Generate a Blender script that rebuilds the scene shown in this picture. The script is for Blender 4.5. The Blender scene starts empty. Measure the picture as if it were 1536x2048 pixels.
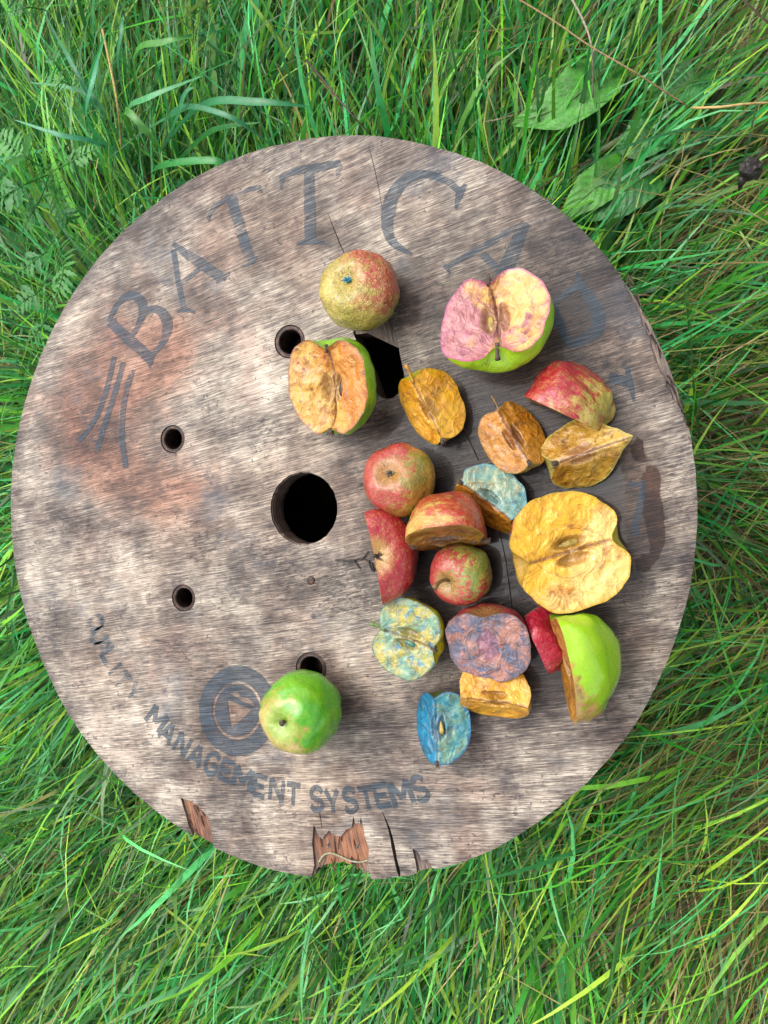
import bpy, bmesh, math, random
import numpy as np
from mathutils import Vector, Matrix, Quaternion, noise as mnoise
from mathutils.geometry import delaunay_2d_cdt

# ------------------------------------------------------------------ camera, sky, sun, exposure
S = bpy.context.scene
COL = S.collection
R_REEL = 0.35                      # flange radius
H = 0.42                           # height of the table top above the ground
F_PX, YAW, PIT = 1626.47, -0.0122, 0.3341
CAM = np.array([0.3262, 0.0074, 0.7054 + H])
_cy, _sy, _cx, _sx = math.cos(PIT), math.sin(PIT), math.cos(YAW), math.sin(YAW)
CROT = np.array([[_cy, 0, _sy], [0, 1, 0], [-_sy, 0, _cy]]) @ np.array([[1, 0, 0], [0, _cx, -_sx], [0, _sx, _cx]])
cd = bpy.data.cameras.new('camera')
cd.sensor_fit = 'VERTICAL'; cd.sensor_height = 24.0; cd.lens = F_PX / 2048 * 24.0
cd.clip_start = 0.01; cd.clip_end = 2000
cam = bpy.data.objects.new('camera', cd); COL.objects.link(cam)
M4 = Matrix.Identity(4)
for i in range(3):
    for j in range(3): M4[i][j] = CROT[i, j]
    M4[i][3] = CAM[i]
cam.matrix_world = M4
S.camera = cam

SUN_EL, SUN_AZ = math.radians(58), math.radians(150)      # azimuth measured from +x towards +y
W = bpy.data.worlds.new('World'); S.world = W; W.use_nodes = True
wn = W.node_tree; wn.nodes.clear()
wo = wn.nodes.new('ShaderNodeOutputWorld'); wb = wn.nodes.new('ShaderNodeBackground')
sk = wn.nodes.new('ShaderNodeTexSky'); sk.sky_type = 'NISHITA'; sk.sun_disc = False
sk.sun_elevation = SUN_EL; sk.sun_rotation = math.radians(90) - SUN_AZ
sk.air_density = 1.0; sk.dust_density = 4.0; sk.ozone_density = 1.0
hs = wn.nodes.new('ShaderNodeHueSaturation'); hs.inputs['Saturation'].default_value = 0.38
wn.links.new(sk.outputs[0], hs.inputs['Color']); wn.links.new(hs.outputs[0], wb.inputs[0])
wb.inputs[1].default_value = 0.15
wn.links.new(wb.outputs[0], wo.inputs[0])
sd = bpy.data.lights.new('sun', 'SUN'); sd.energy = 0.7; sd.angle = math.radians(75); sd.color = (1.0, 0.95, 0.86)
sun = bpy.data.objects.new('sun', sd); COL.objects.link(sun)
sun.rotation_euler = Vector((math.cos(SUN_AZ) * math.cos(SUN_EL), math.sin(SUN_AZ) * math.cos(SUN_EL), math.sin(SUN_EL))).to_track_quat('Z', 'Y').to_euler()
vs = S.view_settings; vs.view_transform = 'Standard'; vs.look = 'None'; vs.exposure = 1.08; vs.gamma = 1.0; vs.use_curve_mapping = False

S.cycles.max_bounces = 6; S.cycles.diffuse_bounces = 3; S.cycles.glossy_bounces = 3; S.cycles.transmission_bounces = 4
random.seed(7); RNG = np.random.default_rng(11)

# ------------------------------------------------------------------ helpers
def at(px, py, z=H):
    """point of the horizontal plane z that lies under a position measured on the photograph"""
    d = CROT @ np.array([(px - 768) / F_PX, -(py - 1024) / F_PX, -1.0])
    t = (z - CAM[2]) / d[2]
    p = CAM + d * t
    return (float(p[0]), float(p[1]))

def lin(c, k=1.0):
    o = []
    for v in c:
        v /= 255.0
        o.append(min(1.0, k * (v / 12.92 if v <= 0.04045 else ((v + 0.055) / 1.055) ** 2.4)))
    return tuple(o) + (1.0,)

def tag(o, label, cat, group=None, kind=None):
    if label: o['label'] = label
    if cat: o['category'] = cat
    if group: o['group'] = group
    if kind: o['kind'] = kind
    return o

def empty(name, loc):
    o = bpy.data.objects.new(name, None); COL.objects.link(o); o.location = loc
    o.empty_display_size = 0.02
    return o

def link(name, me, parent=None, loc=None):
    o = bpy.data.objects.new(name, me); COL.objects.link(o)
    if parent is not None: o.parent = parent
    if loc is not None: o.location = loc
    return o

def mesh(name, verts, faces, mats, smooth=True, midx=None, attrs=None):
    me = bpy.data.meshes.new(name)
    me.from_pydata([tuple(v) for v in verts], [], [tuple(int(i) for i in f) for f in faces])
    for m in (mats if isinstance(mats, (list, tuple)) else [mats]): me.materials.append(m)
    if smooth: me.polygons.foreach_set('use_smooth', [True] * len(me.polygons))
    if midx is not None: me.polygons.foreach_set('material_index', list(midx))
    for k, a in (attrs or {}).items():
        a = np.asarray(a, dtype=np.float32)
        if a.ndim == 1:
            me.attributes.new(k, 'FLOAT', 'POINT').data.foreach_set('value', a)
        else:
            me.attributes.new(k, 'FLOAT_VECTOR', 'POINT').data.foreach_set('vector', a.ravel())
    me.update()
    return me

class NB:
    """small node builder"""
    def __init__(s, name):
        s.m = bpy.data.materials.new(name); s.m.use_nodes = True
        s.t = s.m.node_tree; s.b = s.t.nodes['Principled BSDF']; s.out = s.t.nodes['Material Output']
    def n(s, typ, **kw):
        nd = s.t.nodes.new(typ)
        for k, v in kw.items(): setattr(nd, k, v)
        return nd
    def put(s, sock, v):
        if isinstance(v, bpy.types.NodeSocket): s.t.links.new(v, sock)
        else:
            try: sock.default_value = v
            except Exception: sock.default_value = tuple(v)[:3]
    def obj(s): return s.n('ShaderNodeTexCoord').outputs['Object']
    def attr(s, name, out='Fac'): return s.n('ShaderNodeAttribute', attribute_name=name).outputs[out]
    def map(s, v, scale=(1, 1, 1), rot=0.0, loc=(0, 0, 0)):
        m = s.n('ShaderNodeMapping'); s.put(m.inputs['Vector'], v)
        m.inputs['Scale'].default_value = scale; m.inputs['Rotation'].default_value = (0, 0, rot); m.inputs['Location'].default_value = loc
        return m.outputs[0]
    def noise(s, v, scale=5, detail=3, rough=0.5, dist=0.0, out='Fac'):
        m = s.n('ShaderNodeTexNoise'); s.put(m.inputs['Vector'], v)
        m.inputs['Scale'].default_value = scale; m.inputs['Detail'].default_value = detail
        m.inputs['Roughness'].default_value = rough; m.inputs['Distortion'].default_value = dist
        return m.outputs[out]
    def voro(s, v, scale=5, feature='F1', out='Distance'):
        m = s.n('ShaderNodeTexVoronoi', feature=feature); s.put(m.inputs['Vector'], v); m.inputs['Scale'].default_value = scale
        return m.outputs[out]
    def math(s, op, a, b=0.0, c=0.0, clamp=False):
        m = s.n('ShaderNodeMath', operation=op, use_clamp=clamp)
        s.put(m.inputs[0], a); s.put(m.inputs[1], b); s.put(m.inputs[2], c)
        return m.outputs[0]
    def add(s, a, b): return s.math('ADD', a, b)
    def mul(s, a, b): return s.math('MULTIPLY', a, b)
    def mad(s, a, b, c): return s.math('MULTIPLY_ADD', a, b, c)
    def step(s, v, lo, hi):
        m = s.n('ShaderNodeMapRange', interpolation_type='SMOOTHSTEP'); s.put(m.inputs['Value'], v)
        m.inputs['From Min'].default_value = lo; m.inputs['From Max'].default_value = hi
        return m.outputs[0]
    def ramp(s, f, stops):
        r = s.n('ShaderNodeValToRGB'); e = r.color_ramp.elements
        while len(e) > 1: e.remove(e[-1])
        for i, (p, c) in enumerate(stops):
            el = e[0] if i == 0 else e.new(p)
            el.position = p; el.color = c if len(c) == 4 else tuple(c) + (1,)
        s.put(r.inputs[0], f); return r.outputs[0]
    def mix(s, f, a, b, blend='MIX'):
        m = s.n('ShaderNodeMix', data_type='RGBA', blend_type=blend)
        s.put(m.inputs[0], f); s.put(m.inputs[6], a); s.put(m.inputs[7], b)
        return m.outputs[2]
    def dot(s, v, d):
        m = s.n('ShaderNodeVectorMath', operation='DOT_PRODUCT'); s.put(m.inputs[0], v); m.inputs[1].default_value = d
        return m.outputs['Value']
    def sep(s, v):
        m = s.n('ShaderNodeSeparateXYZ'); s.put(m.inputs[0], v); return m.outputs
    def bump(s, h, strength=0.5, dist=0.001, normal=None):
        m = s.n('ShaderNodeBump'); s.put(m.inputs['Height'], h); s.put(m.inputs['Strength'], strength); m.inputs['Distance'].default_value = dist
        if normal is not None: s.put(m.inputs['Normal'], normal)
        return m.outputs[0]
    def set(s, **kw):
        for k, v in kw.items(): s.put(s.b.inputs[k.replace('_', ' ')], v)
        return s.m

# ------------------------------------------------------------------ ground
def ground_material():
    N = NB('soil_and_thatch'); P = N.obj()
    a = N.noise(P, 14, 5, 0.65); b = N.noise(P, 90, 3, 0.6)
    c = N.ramp(N.add(N.mul(a, 0.6), N.mul(b, 0.4)), [(0.3, (0.03, 0.035, 0.012)), (0.5, (0.06, 0.075, 0.022)), (0.7, (0.12, 0.11, 0.045))])
    ln_ = N.n('ShaderNodeVectorMath', operation='LENGTH'); N.put(ln_.inputs[0], P)
    c = N.mix(N.step(ln_.outputs['Value'], 2.2, 4.5), c, N.ramp(a, [(0.3, lin((44, 92, 36))), (0.7, lin((104, 140, 60)))]))     # closed sward beyond the modelled blades
    return N.set(Base_Color=c, Roughness=0.9, Normal=N.bump(b, 0.8, 0.01))
gv, gf = [], []
GN = 40
xs = np.concatenate([-np.geomspace(400, 3, 10), np.linspace(-2.5, 2.5, 21), np.geomspace(3, 400, 10)])
for j, y in enumerate(xs):
    for i, x in enumerate(xs):
        near = abs(x) < 2.6 and abs(y) < 2.6
        gv.append((x, y, (0.012 * mnoise.noise((x * 3, y * 3, 0)) - 0.006) if near and math.hypot(x, y) > 0.5 else -0.006))
nx = len(xs)
for j in range(nx - 1):
    for i in range(nx - 1):
        gf.append((j * nx + i, j * nx + i + 1, (j + 1) * nx + i + 1, (j + 1) * nx + i))
g = link('ground', mesh('ground', gv, gf, ground_material()))
g['kind'] = 'structure'; g['label'] = 'meadow soil with brown thatch under the grass'

# ------------------------------------------------------------------ table top fields (stains, damp and weathering of the board, plus a painted brown reflection)
def px_blob(px, py, rx, ry, amp):
    c = at(px, py); ex = at(px + rx, py); ey = at(px, py - ry)
    return (c[0], c[1], abs(ex[0] - c[0]), abs(ey[1] - c[1]), amp)
RED = [px_blob(*b) for b in [(235, 760, 120, 130, 1.0), (330, 690, 90, 60, .7), (300, 985, 130, 70, .8), (130, 860, 90, 80, .5), (430, 620, 60, 40, .4), (200, 930, 100, 60, .5),
                             (880, 1570, 160, 40, .45), (520, 1430, 120, 60, .35), (420, 1380, 90, 50, .3), (720, 1420, 120, 70, .35), (330, 1300, 80, 60, .25), (1110, 600, 60, 60, .25), (1330, 700, 30, 60, .4)]]
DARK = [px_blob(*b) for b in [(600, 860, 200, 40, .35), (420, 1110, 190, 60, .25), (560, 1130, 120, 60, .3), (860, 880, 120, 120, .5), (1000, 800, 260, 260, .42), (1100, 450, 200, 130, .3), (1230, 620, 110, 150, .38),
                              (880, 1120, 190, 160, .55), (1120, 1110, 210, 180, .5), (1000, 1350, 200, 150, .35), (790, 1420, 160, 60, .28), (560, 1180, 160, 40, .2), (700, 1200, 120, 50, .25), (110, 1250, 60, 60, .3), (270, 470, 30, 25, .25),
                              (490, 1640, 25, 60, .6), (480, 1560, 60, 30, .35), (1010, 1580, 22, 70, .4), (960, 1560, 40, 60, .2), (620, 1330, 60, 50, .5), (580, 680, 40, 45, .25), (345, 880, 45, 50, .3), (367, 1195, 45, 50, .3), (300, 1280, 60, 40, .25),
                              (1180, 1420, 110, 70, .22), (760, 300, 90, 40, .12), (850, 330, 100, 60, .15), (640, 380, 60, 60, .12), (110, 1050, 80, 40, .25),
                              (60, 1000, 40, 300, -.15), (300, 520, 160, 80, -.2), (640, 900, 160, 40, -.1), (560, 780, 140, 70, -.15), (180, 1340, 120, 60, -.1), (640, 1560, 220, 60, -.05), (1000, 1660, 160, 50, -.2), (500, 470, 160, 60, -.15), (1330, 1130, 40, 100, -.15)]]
WET = [px_blob(*b) for b in [(1060, 860, 230, 150, .62), (1000, 640, 260, 180, .42), (1150, 1090, 190, 170, .8), (900, 1110, 170, 160, .85), (840, 880, 130, 90, .55), (1210, 990, 90, 130, .6), (1080, 1290, 150, 110, .65),
                             (680, 1410, 70, 90, .45), (900, 1400, 160, 80, .4), (790, 590, 60, 70, .4), (690, 840, 80, 60, .35), (1180, 1400, 110, 80, .4), (1130, 430, 120, 90, .25), (1160, 620, 130, 130, .25), (600, 1330, 50, 40, .5)]]
BROWN_REFLECTION = [px_blob(*b) for b in [(1302, 985, 22, 70, .9), (1318, 1070, 16, 50, .7), (1275, 895, 14, 30, .7), (1285, 1130, 30, 30, .6)]]  # onlooker's dark reflection in the wet board, painted as brown colour
FRESH = [px_blob(*b) for b in [(398, 1640, 40, 60, 1.), (680, 1690, 70, 60, 1.)]]
def field(blobs, x, y):
    v = np.zeros_like(x)
    for cx, cy, rx, ry, a in blobs:
        v = v + a * np.exp(-(((x - cx) / rx) ** 2 + ((y - cy) / ry) ** 2))
    return v
def board_attrs(x, y):
    x = np.asarray(x, float); y = np.asarray(y, float)
    r = np.hypot(x, y)
    return {'red': field(RED, x, y), 'dark': field(DARK, x, y) + 0.30 * np.clip((r - 0.335) / 0.015, 0, 1), 'wet': np.minimum(field(WET, x, y) * .66, .95), 'brown': field(BROWN_REFLECTION, x, y), 'fresh': field(FRESH, x, y)}

GRAIN = math.radians(-13.0)
def wood_material(name, paint=False, wear=0.5, ply=False):
    N = NB(name); P = N.obj()
    warp = N.noise(P, 5, 2, 0.5, out='Color')
    Pw = N.mix(0.012, P, warp, 'ADD')
    if ply: G = N.map(Pw, (1, 1, 1), GRAIN + math.pi / 2)
    else:                                             # the grain of the face veneer fans slightly across the board
        px_, py_, pz_ = N.sep(Pw)
        cr_ = N.mad(N.mul(px_, py_), -0.26, N.mad(px_, -0.205, py_))
        cb_ = N.n('ShaderNodeCombineXYZ'); N.put(cb_.inputs[0], px_); N.put(cb_.inputs[1], cr_); G = cb_.outputs[0]
    g1 = N.noise(N.map(G, (26, 800, 1)), 1, 3, 0.65)
    g2 = N.noise(N.map(G, (80, 1500, 1), 0, (3, 7, 0)), 1, 2, 0.6)
    g3 = N.noise(N.map(G, (12, 130, 1), 0, (9, 1, 0)), 1, 4, 0.65)
    b1 = N.noise(P, 8, 5, 0.62); b2 = N.noise(N.map(P, (1, 1, 1), 0, (4, 2, 0)), 34, 4, 0.65)
    red, dark, wet, brown = N.attr('red'), N.attr('dark'), N.attr('wet'), N.attr('brown')
    g = N.add(N.add(N.mul(g1, 0.40), N.mul(g2, 0.44)), N.mul(g3, 0.20))
    g = N.add(g, N.mad(b1, 0.42, -0.235)); g = N.add(g, N.mad(b2, 0.36, -0.18))
    if ply:
        col = N.ramp(g, [(0.28, lin((38, 22, 16))), (0.44, lin((92, 58, 40))), (0.58, lin((150, 98, 64))), (0.8, lin((190, 142, 100)))])
        m = N.step(N.noise(P, 45, 3, 0.6), 0.5, 0.72)
        col = N.mix(N.mul(m, 0.6), col, lin((95, 60, 45)))
        old = N.ramp(g, [(0.35, lin((40, 34, 34))), (0.5, lin((92, 76, 68))), (0.64, lin((150, 128, 110)))])
        col = N.mix(N.step(N.add(N.attr('fresh'), N.mad(b2, .5, -.25)), 0.25, 0.6), old, col)
        return N.set(Base_Color=col, Roughness=0.5, Normal=N.bump(g1, 0.5, 0.0008))
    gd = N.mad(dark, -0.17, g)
    col = N.ramp(gd, [(0.25, lin((30, 27, 27))), (0.38, lin((76, 68, 64))), (0.49, lin((132, 121, 110))), (0.59, lin((190, 178, 160))), (0.74, lin((240, 232, 216)))])
    pore = N.step(N.noise(N.map(G, (16, 1250, 1), 0, (5, 3, 0)), 1, 2, 0.6), 0.53, 0.63)
    col = N.mix(N.mul(pore, 0.42), col, N.mix(1.0, col, lin((120, 104, 98)), 'MULTIPLY'))
    # purple-grey and brown patches of weathering
    t = N.step(N.noise(N.map(P, (1, 1, 1), 0.5, (1, 5, 0)), 12, 4, 0.6), 0.46, 0.66)
    col = N.mix(N.mul(t, 0.6), col, N.mix(1.0, col, lin((196, 168, 164)), 'MULTIPLY'))
    tb = N.step(N.noise(N.map(P, (1, 1, 1), 0.2, (11, 3, 0)), 6.5, 5, 0.62), 0.47, 0.64)
    col = N.mix(N.mul(tb, 0.36), col, N.mix(1.0, col, lin((198, 160, 136)), 'MULTIPLY'))
    rn = N.step(N.add(red, N.add(N.mad(b2, 0.9, -0.45), N.mad(b1, 0.8, -0.4))), 0.10, 0.95)
    col = N.mix(N.mul(rn, 0.66), col, N.mix(1.0, col, lin((214, 140, 110)), 'MULTIPLY'))
    # mould specks and black stains
    sp = N.noise(N.map(G, (150, 320, 1), 0, (2, 2, 0)), 1, 3, 0.7)
    spm = N.noise(N.map(P, (1, 1, 1), 0, (8, 3, 0)), 19, 3, 0.6)
    spk = N.mul(N.step(sp, 0.50, 0.62), N.step(N.mad(dark, 0.30, spm), 0.52, 0.72))
    sp2 = N.mul(N.step(N.noise(N.map(P, (1, 1, 1), 0, (3, 1, 0)), 210, 2, 0.6), 0.62, 0.68), N.step(b2, 0.42, 0.6))
    spk = N.math('MAXIMUM', spk, sp2)
    grime = N.step(N.add(N.noise(N.map(P, (1, 1, 1), 0, (6, 6, 0)), 42, 5, 0.7), N.mul(dark, 0.10)), 0.60, 0.70)
    col = N.mix(N.mul(grime, 0.55), col, lin((60, 56, 62)))
    col = N.mix(N.mul(spk, 0.62), col, lin((36, 36, 42)))
    # blue-grey film of weathered paint dust
    bl = N.step(N.noise(N.map(P, (1, 1, 1), 0, (12, 9, 0)), 15, 4, 0.6), 0.57, 0.72)
    col = N.mix(N.mul(bl, 0.28), col, lin((86, 100, 112)))
    # damp board is darker and more saturated
    wn_ = N.noise(N.map(P, (1, 1, 1), 0, (2, 6, 0)), 26, 4, 0.65)
    wv = N.add(wet, N.mad(wn_, 0.5, -0.25))
    wf = N.step(wv, 0.10, 0.52)
    pud = N.step(wv, 0.66, 0.70)
    damp = N.mix(1.0, col, lin((156, 132, 118)), 'MULTIPLY')
    col = N.mix(wf, col, damp)
    br = N.step(N.add(brown, N.mad(wn_, 1.0, -0.5)), 0.38, 0.46)  # painted reflection: browner colour and less coat where the onlooker would mirror
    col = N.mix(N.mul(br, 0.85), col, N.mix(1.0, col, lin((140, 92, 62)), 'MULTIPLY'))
    col = N.mix(N.mul(pud, 0.45), col, N.mix(1.0, col, lin((120, 110, 100)), 'MULTIPLY'))
    if paint:
        pn = N.noise(N.map(P, (1, 1, 1), 0, (5, 5, 0)), 60, 4, 0.7)
        k = N.add(N.mul(g1, 0.45), N.add(N.mul(pn, 0.55), N.mul(g2, 0.25)))
        k = N.mad(b1, 0.4, N.add(k, -0.2))
        pf = N.step(k, wear + 0.22, wear - 0.02)
        pc = N.mix(N.step(g1, 0.35, 0.7), lin((16, 30, 41)), lin((46, 76, 94)))
        pc = N.mix(N.mul(wf, 0.5), pc, lin((22, 36, 48)))
        col = N.mix(N.mul(pf, 0.76), col, pc)
    rough = N.mad(wf, -0.12, 0.52)
    rough = N.mad(pud, -0.12, rough)
    bs = N.mad(pud, -0.42, N.mad(wf, -0.25, 0.75))
    hgt = N.add(N.mul(g1, 0.7), N.add(N.mul(g2, 0.4), N.mul(spk, -0.5)))
    N.set(Base_Color=col, Roughness=rough, Normal=N.bump(hgt, bs, 0.0007))
    N.b.inputs['IOR'].default_value = 1.36
    N.set(Coat_Weight=N.mul(N.mad(br, -.8, 1.0), N.mad(pud, 0.34, N.mul(wf, N.mad(g1, 1.5, -0.46)))), Coat_Roughness=N.mad(pud, -0.07, 0.10))
    N.b.inputs['Coat IOR'].default_value = 1.45
    return N.m
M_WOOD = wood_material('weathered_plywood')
M_PLY = wood_material('inner_ply', ply=True)
def edge_material():
    N = NB('ply_edge'); P = N.obj()
    z = N.sep(P)[2]
    st = N.noise(N.map(P, (6, 6, 420)), 1, 2, 0.5); b = N.noise(P, 60, 4, 0.6)
    c = N.ramp(N.add(N.mul(st, 0.6), N.mul(b, 0.4)), [(0.35, lin((28, 24, 24))), (0.5, lin((70, 56, 48))), (0.66, lin((128, 104, 86)))])
    return N.set(Base_Color=c, Roughness=0.7, Normal=N.bump(st, 0.6, 0.002))
M_EDGE = edge_material()
_paint = {}
def paint_mat(wear):
    w = round(wear, 2)
    if w not in _paint: _paint[w] = wood_material('stencil_paint_on_plywood', paint=True, wear=w)
    return _paint[w]

# ------------------------------------------------------------------ slab from an outline with holes
def inside(poly, x, y):
    poly = np.asarray(poly); r = np.zeros(len(x), bool); n = len(poly); j = n - 1
    for i in range(n):
        xi, yi = poly[i]; xj, yj = poly[j]
        c = ((yi > y) != (yj > y)) & (x < (xj - xi) * (y - yi) / (yj - yi + 1e-15) + xi)
        r ^= c; j = i
    return r
def slab(name, outline, holes, z0, z1, spacing, mats):
    """mats: top, side. Closed solid with holes, triangulated with inner points so that fields can be stored"""
    pts = []; edges = []
    for loop in [outline] + holes:
        b = len(pts); pts += [tuple(p) for p in loop]
        edges += [(b + i, b + (i + 1) % len(loop)) for i in range(len(loop))]
    nb = len(pts)
    if spacing:
        gx = np.arange(-R_REEL, R_REEL, spacing); X, Y = np.meshgrid(gx, gx); X = X.ravel(); Y = Y.ravel()
        X = X + RNG.uniform(-.2, .2, len(X)) * spacing; Y = Y + RNG.uniform(-.2, .2, len(Y)) * spacing
        k = inside(outline, X, Y)
        for h in holes: k &= ~inside(h, X, Y)
        X, Y = X[k], Y[k]; keep = np.ones(len(X), bool)
        bp = np.array(pts)
        for i in range(0, len(bp)):
            keep &= (np.abs(X - bp[i, 0]) > spacing * .35) | (np.abs(Y - bp[i, 1]) > spacing * .35)
        pts += list(zip(X[keep].tolist(), Y[keep].tolist()))
    v, e, f, ov, oe, of = delaunay_2d_cdt([Vector(p) for p in pts], edges, [], 0, 1e-7)
    V = np.array([(a.x, a.y) for a in v]); F = np.array([list(t) for t in f if len(t) == 3])
    cx = V[F].mean(1)
    k = inside(outline, cx[:, 0], cx[:, 1])
    for h in holes: k &= ~inside(h, cx[:, 0], cx[:, 1])
    F = F[k]
    a = V[F[:, 1]] - V[F[:, 0]]; b = V[F[:, 2]] - V[F[:, 0]]
    fl = (a[:, 0] * b[:, 1] - a[:, 1] * b[:, 0]) < 0
    F[fl] = F[fl][:, ::-1]
    n = len(V)
    ed = {}
    for t in F:
        for q in range(3):
            x, y = int(t[q]), int(t[(q + 1) % 3]); ed[(x, y)] = 1
    bd = [(x, y) for (x, y) in ed if (y, x) not in ed]
    verts = [(p[0], p[1], z1) for p in V] + [(p[0], p[1], z0) for p in V]
    faces = [tuple(t) for t in F] + [tuple(t[::-1] + n) for t in F]
    mi = [0] * len(F) + [1] * len(F)
    m2 = {}
    for x, y in bd:                                   # separate side vertices keep the top shading flat
        for q in (x, y):
            if q not in m2:
                m2[q] = len(verts); verts.append((V[q][0], V[q][1], z1)); verts.append((V[q][0], V[q][1], z0))
        faces.append((m2[x], m2[x] + 1, m2[y] + 1, m2[y])); mi.append(1)
    A = np.array(verts)
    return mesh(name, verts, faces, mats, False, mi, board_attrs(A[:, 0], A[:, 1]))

def z8(l): return [at(280 + x / 2.194, 1540 + y / 2.194) for x, y in l]
def zr(l): return [at(1136 + x / 2.56, 500 + y / 2.56) for x, y in l]
def jag(l, amp, n=3):
    o = []
    for i in range(len(l) - 1):
        for k in range(n):
            t = k / n; dx, dy = l[i + 1][0] - l[i][0], l[i + 1][1] - l[i][1]
            j = random.uniform(-amp, amp) * (0 if (k == 0) else 1)
            L = math.hypot(dx, dy) + 1e-9
            o.append((l[i][0] + dx * t - dy / L * j, l[i][1] + dy * t + dx / L * j))
    o.append(l[-1]); return o
def outline(cuts, rough, seed, base=R_REEL):
    rim = []
    spans = []
    for c in cuts:
        a0 = math.atan2(c[0][1], c[0][0]) % (2 * math.pi); a1 = math.atan2(c[-1][1], c[-1][0]) % (2 * math.pi)
        if (a1 - a0) % (2 * math.pi) > math.pi: c = c[::-1]; a0, a1 = a1, a0
        spans.append((a0, a1, c))
    def rad(a): return base + rough * (mnoise.noise((math.cos(a) * 4, math.sin(a) * 4, seed)) + 0.7 * mnoise.noise((math.cos(a) * 25, math.sin(a) * 25, seed)))
    ev = []
    n = 420
    for i in range(n):
        a = 2 * math.pi * i / n
        if any(((a - s0 + 0.006) % (2 * math.pi)) < ((s1 - s0 + 0.012) % (2 * math.pi)) for s0, s1, _ in spans): continue
        ev.append((a, [(rad(a) * math.cos(a), rad(a) * math.sin(a))]))
    for s0, s1, c in spans:
        l = list(c)
        for e in (0, -1):
            a = math.atan2(l[e][1], l[e][0]); l[e] = (rad(a) * math.cos(a), rad(a) * math.sin(a))
        ev.append((s0 % (2 * math.pi), l))
    ev.sort(key=lambda t: t[0])
    return [p for _, l in ev for p in l]
def circle(px, py, r, n=40, wob=0.0):
    c = at(px, py)
    return [(c[0] + (r + wob * mnoise.noise((i * .9, r * 90, px))) * math.cos(2 * math.pi * i / n), c[1] + (r + wob * mnoise.noise((i * .9, r * 90, px))) * math.sin(2 * math.pi * i / n)) for i in range(n)]
def sliver(pts, w):
    P = [np.array(at(*p)) for p in pts]; L, Rr = [], []
    for i, p in enumerate(P):
        d = P[min(i + 1, len(P) - 1)] - P[max(i - 1, 0)]; d = d / np.linalg.norm(d); nrm = np.array([-d[1], d[0]])
        ww = w[i] if isinstance(w, (list, tuple)) else w
        L.append(tuple(p + nrm * ww / 2)); Rr.append(tuple(p - nrm * ww / 2))
    return L + Rr[::-1]

tear_mid = z8([(752, 476), (765, 420), (760, 370), (755, 320), (762, 235), (774, 268), (785, 290), (800, 304), (815, 282), (830, 265), (850, 285), (880, 292), (905, 262), (930, 250), (935, 200), (945, 235), (965, 235), (968, 205), (978, 240), (985, 290), (1005, 345), (1000, 420), (1010, 455), (1020, 495)])
chip_mid = jag(z8([(755, 478), (775, 432), (815, 418), (850, 407), (880, 407), (920, 417), (950, 428), (985, 452), (1005, 458), (1017, 493)]), .0012, 3)
tear_left = jag(z8([(325, 328), (310, 250), (298, 205), (265, 170), (230, 140), (178, 122), (200, 195), (215, 250), (232, 287)]), .0005, 2)
tear_dark = jag(z8([(1215, 452), (1208, 400), (1195, 345), (1215, 355), (1235, 395), (1262, 392), (1280, 425), (1300, 436)]), .0006, 2)
tear_right = jag(zr([(262, 130), (300, 200), (350, 300), (400, 430), (440, 540), (490, 650), (530, 740), (580, 830), (612, 915)]), .0012, 5)
slot_top = [at(*p) for p in [(707, 668), (720, 700), (735, 735), (754, 788), (763, 795), (773, 798), (785, 796), (795, 789), (805, 778), (811, 764), (804, 728), (797, 693), (789, 662), (781, 640), (770, 625), (705, 640)]]
slot_low = [at(*p) for p in [(707, 668), (720, 700), (735, 735), (754, 788), (763, 795), (773, 798), (785, 796), (795, 789), (805, 778), (810, 764), (803, 728), (796, 695), (733, 665)]]
BOLTS = [(345, 878, .0142), (367, 1196, .0136), (579, 683, .0160), (622, 1338, .0160)]
crack_low = sliver([(765, 1624), (777, 1654), (783, 1676), (786, 1692), (791, 1718), (797, 1742), (800, 1755)], [.0006, .002, .0026, .0036, .0028, .0034, .0014])
crack_slot = sliver([(814, 772), (835, 790), (870, 800), (905, 825), (926, 852), (938, 878), (947, 897), (958, 922)], [.0004, .0006, .0008, .0012, .0016, .0018, .0016, .0008])
crack_right = sliver([(988, 1035), (1002, 1075), (1012, 1120), (1020, 1180), (1030, 1260)], [.0005, .0008, .001, .001, .0005])
crack_up = sliver([(655, 425), (668, 458), (680, 488), (690, 510)], [.0003, .0007, .001, .0006])
crack_up2 = sliver([(737, 292), (746, 325), (757, 372), (766, 430)], [.0003, .0006, .0006, .0003])
crack_fine = sliver([(634, 1600), (640, 1630), (644, 1655)], [.0004, .001, .0006])

V_TH = 0.0028
reel = empty('cable_reel', (0, 0, 0))
tag(reel, 'weathered round plywood cable reel with faded blue stencilled lettering, standing in grass', 'cable reel')
top_holes = [circle(607, 1017, .0348, 60, .0008), slot_top] + [circle(x, y, r) for x, y, r in BOLTS]
low_holes = [circle(607, 1017, .0340, 60, .0012), slot_low] + [circle(x, y, r) for x, y, r in BOLTS]
flange = link('top_flange', slab('top_flange', outline([chip_mid], .0012, 3.0, R_REEL - .0012), low_holes + [crack_low], H - .026, H - V_TH, .012, [M_PLY, M_EDGE]), reel)
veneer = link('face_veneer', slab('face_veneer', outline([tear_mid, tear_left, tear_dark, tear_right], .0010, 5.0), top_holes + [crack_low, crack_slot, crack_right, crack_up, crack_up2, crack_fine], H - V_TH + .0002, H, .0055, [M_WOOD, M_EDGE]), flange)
veneer['label'] = 'grey weathered face veneer, torn at the rim'

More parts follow.
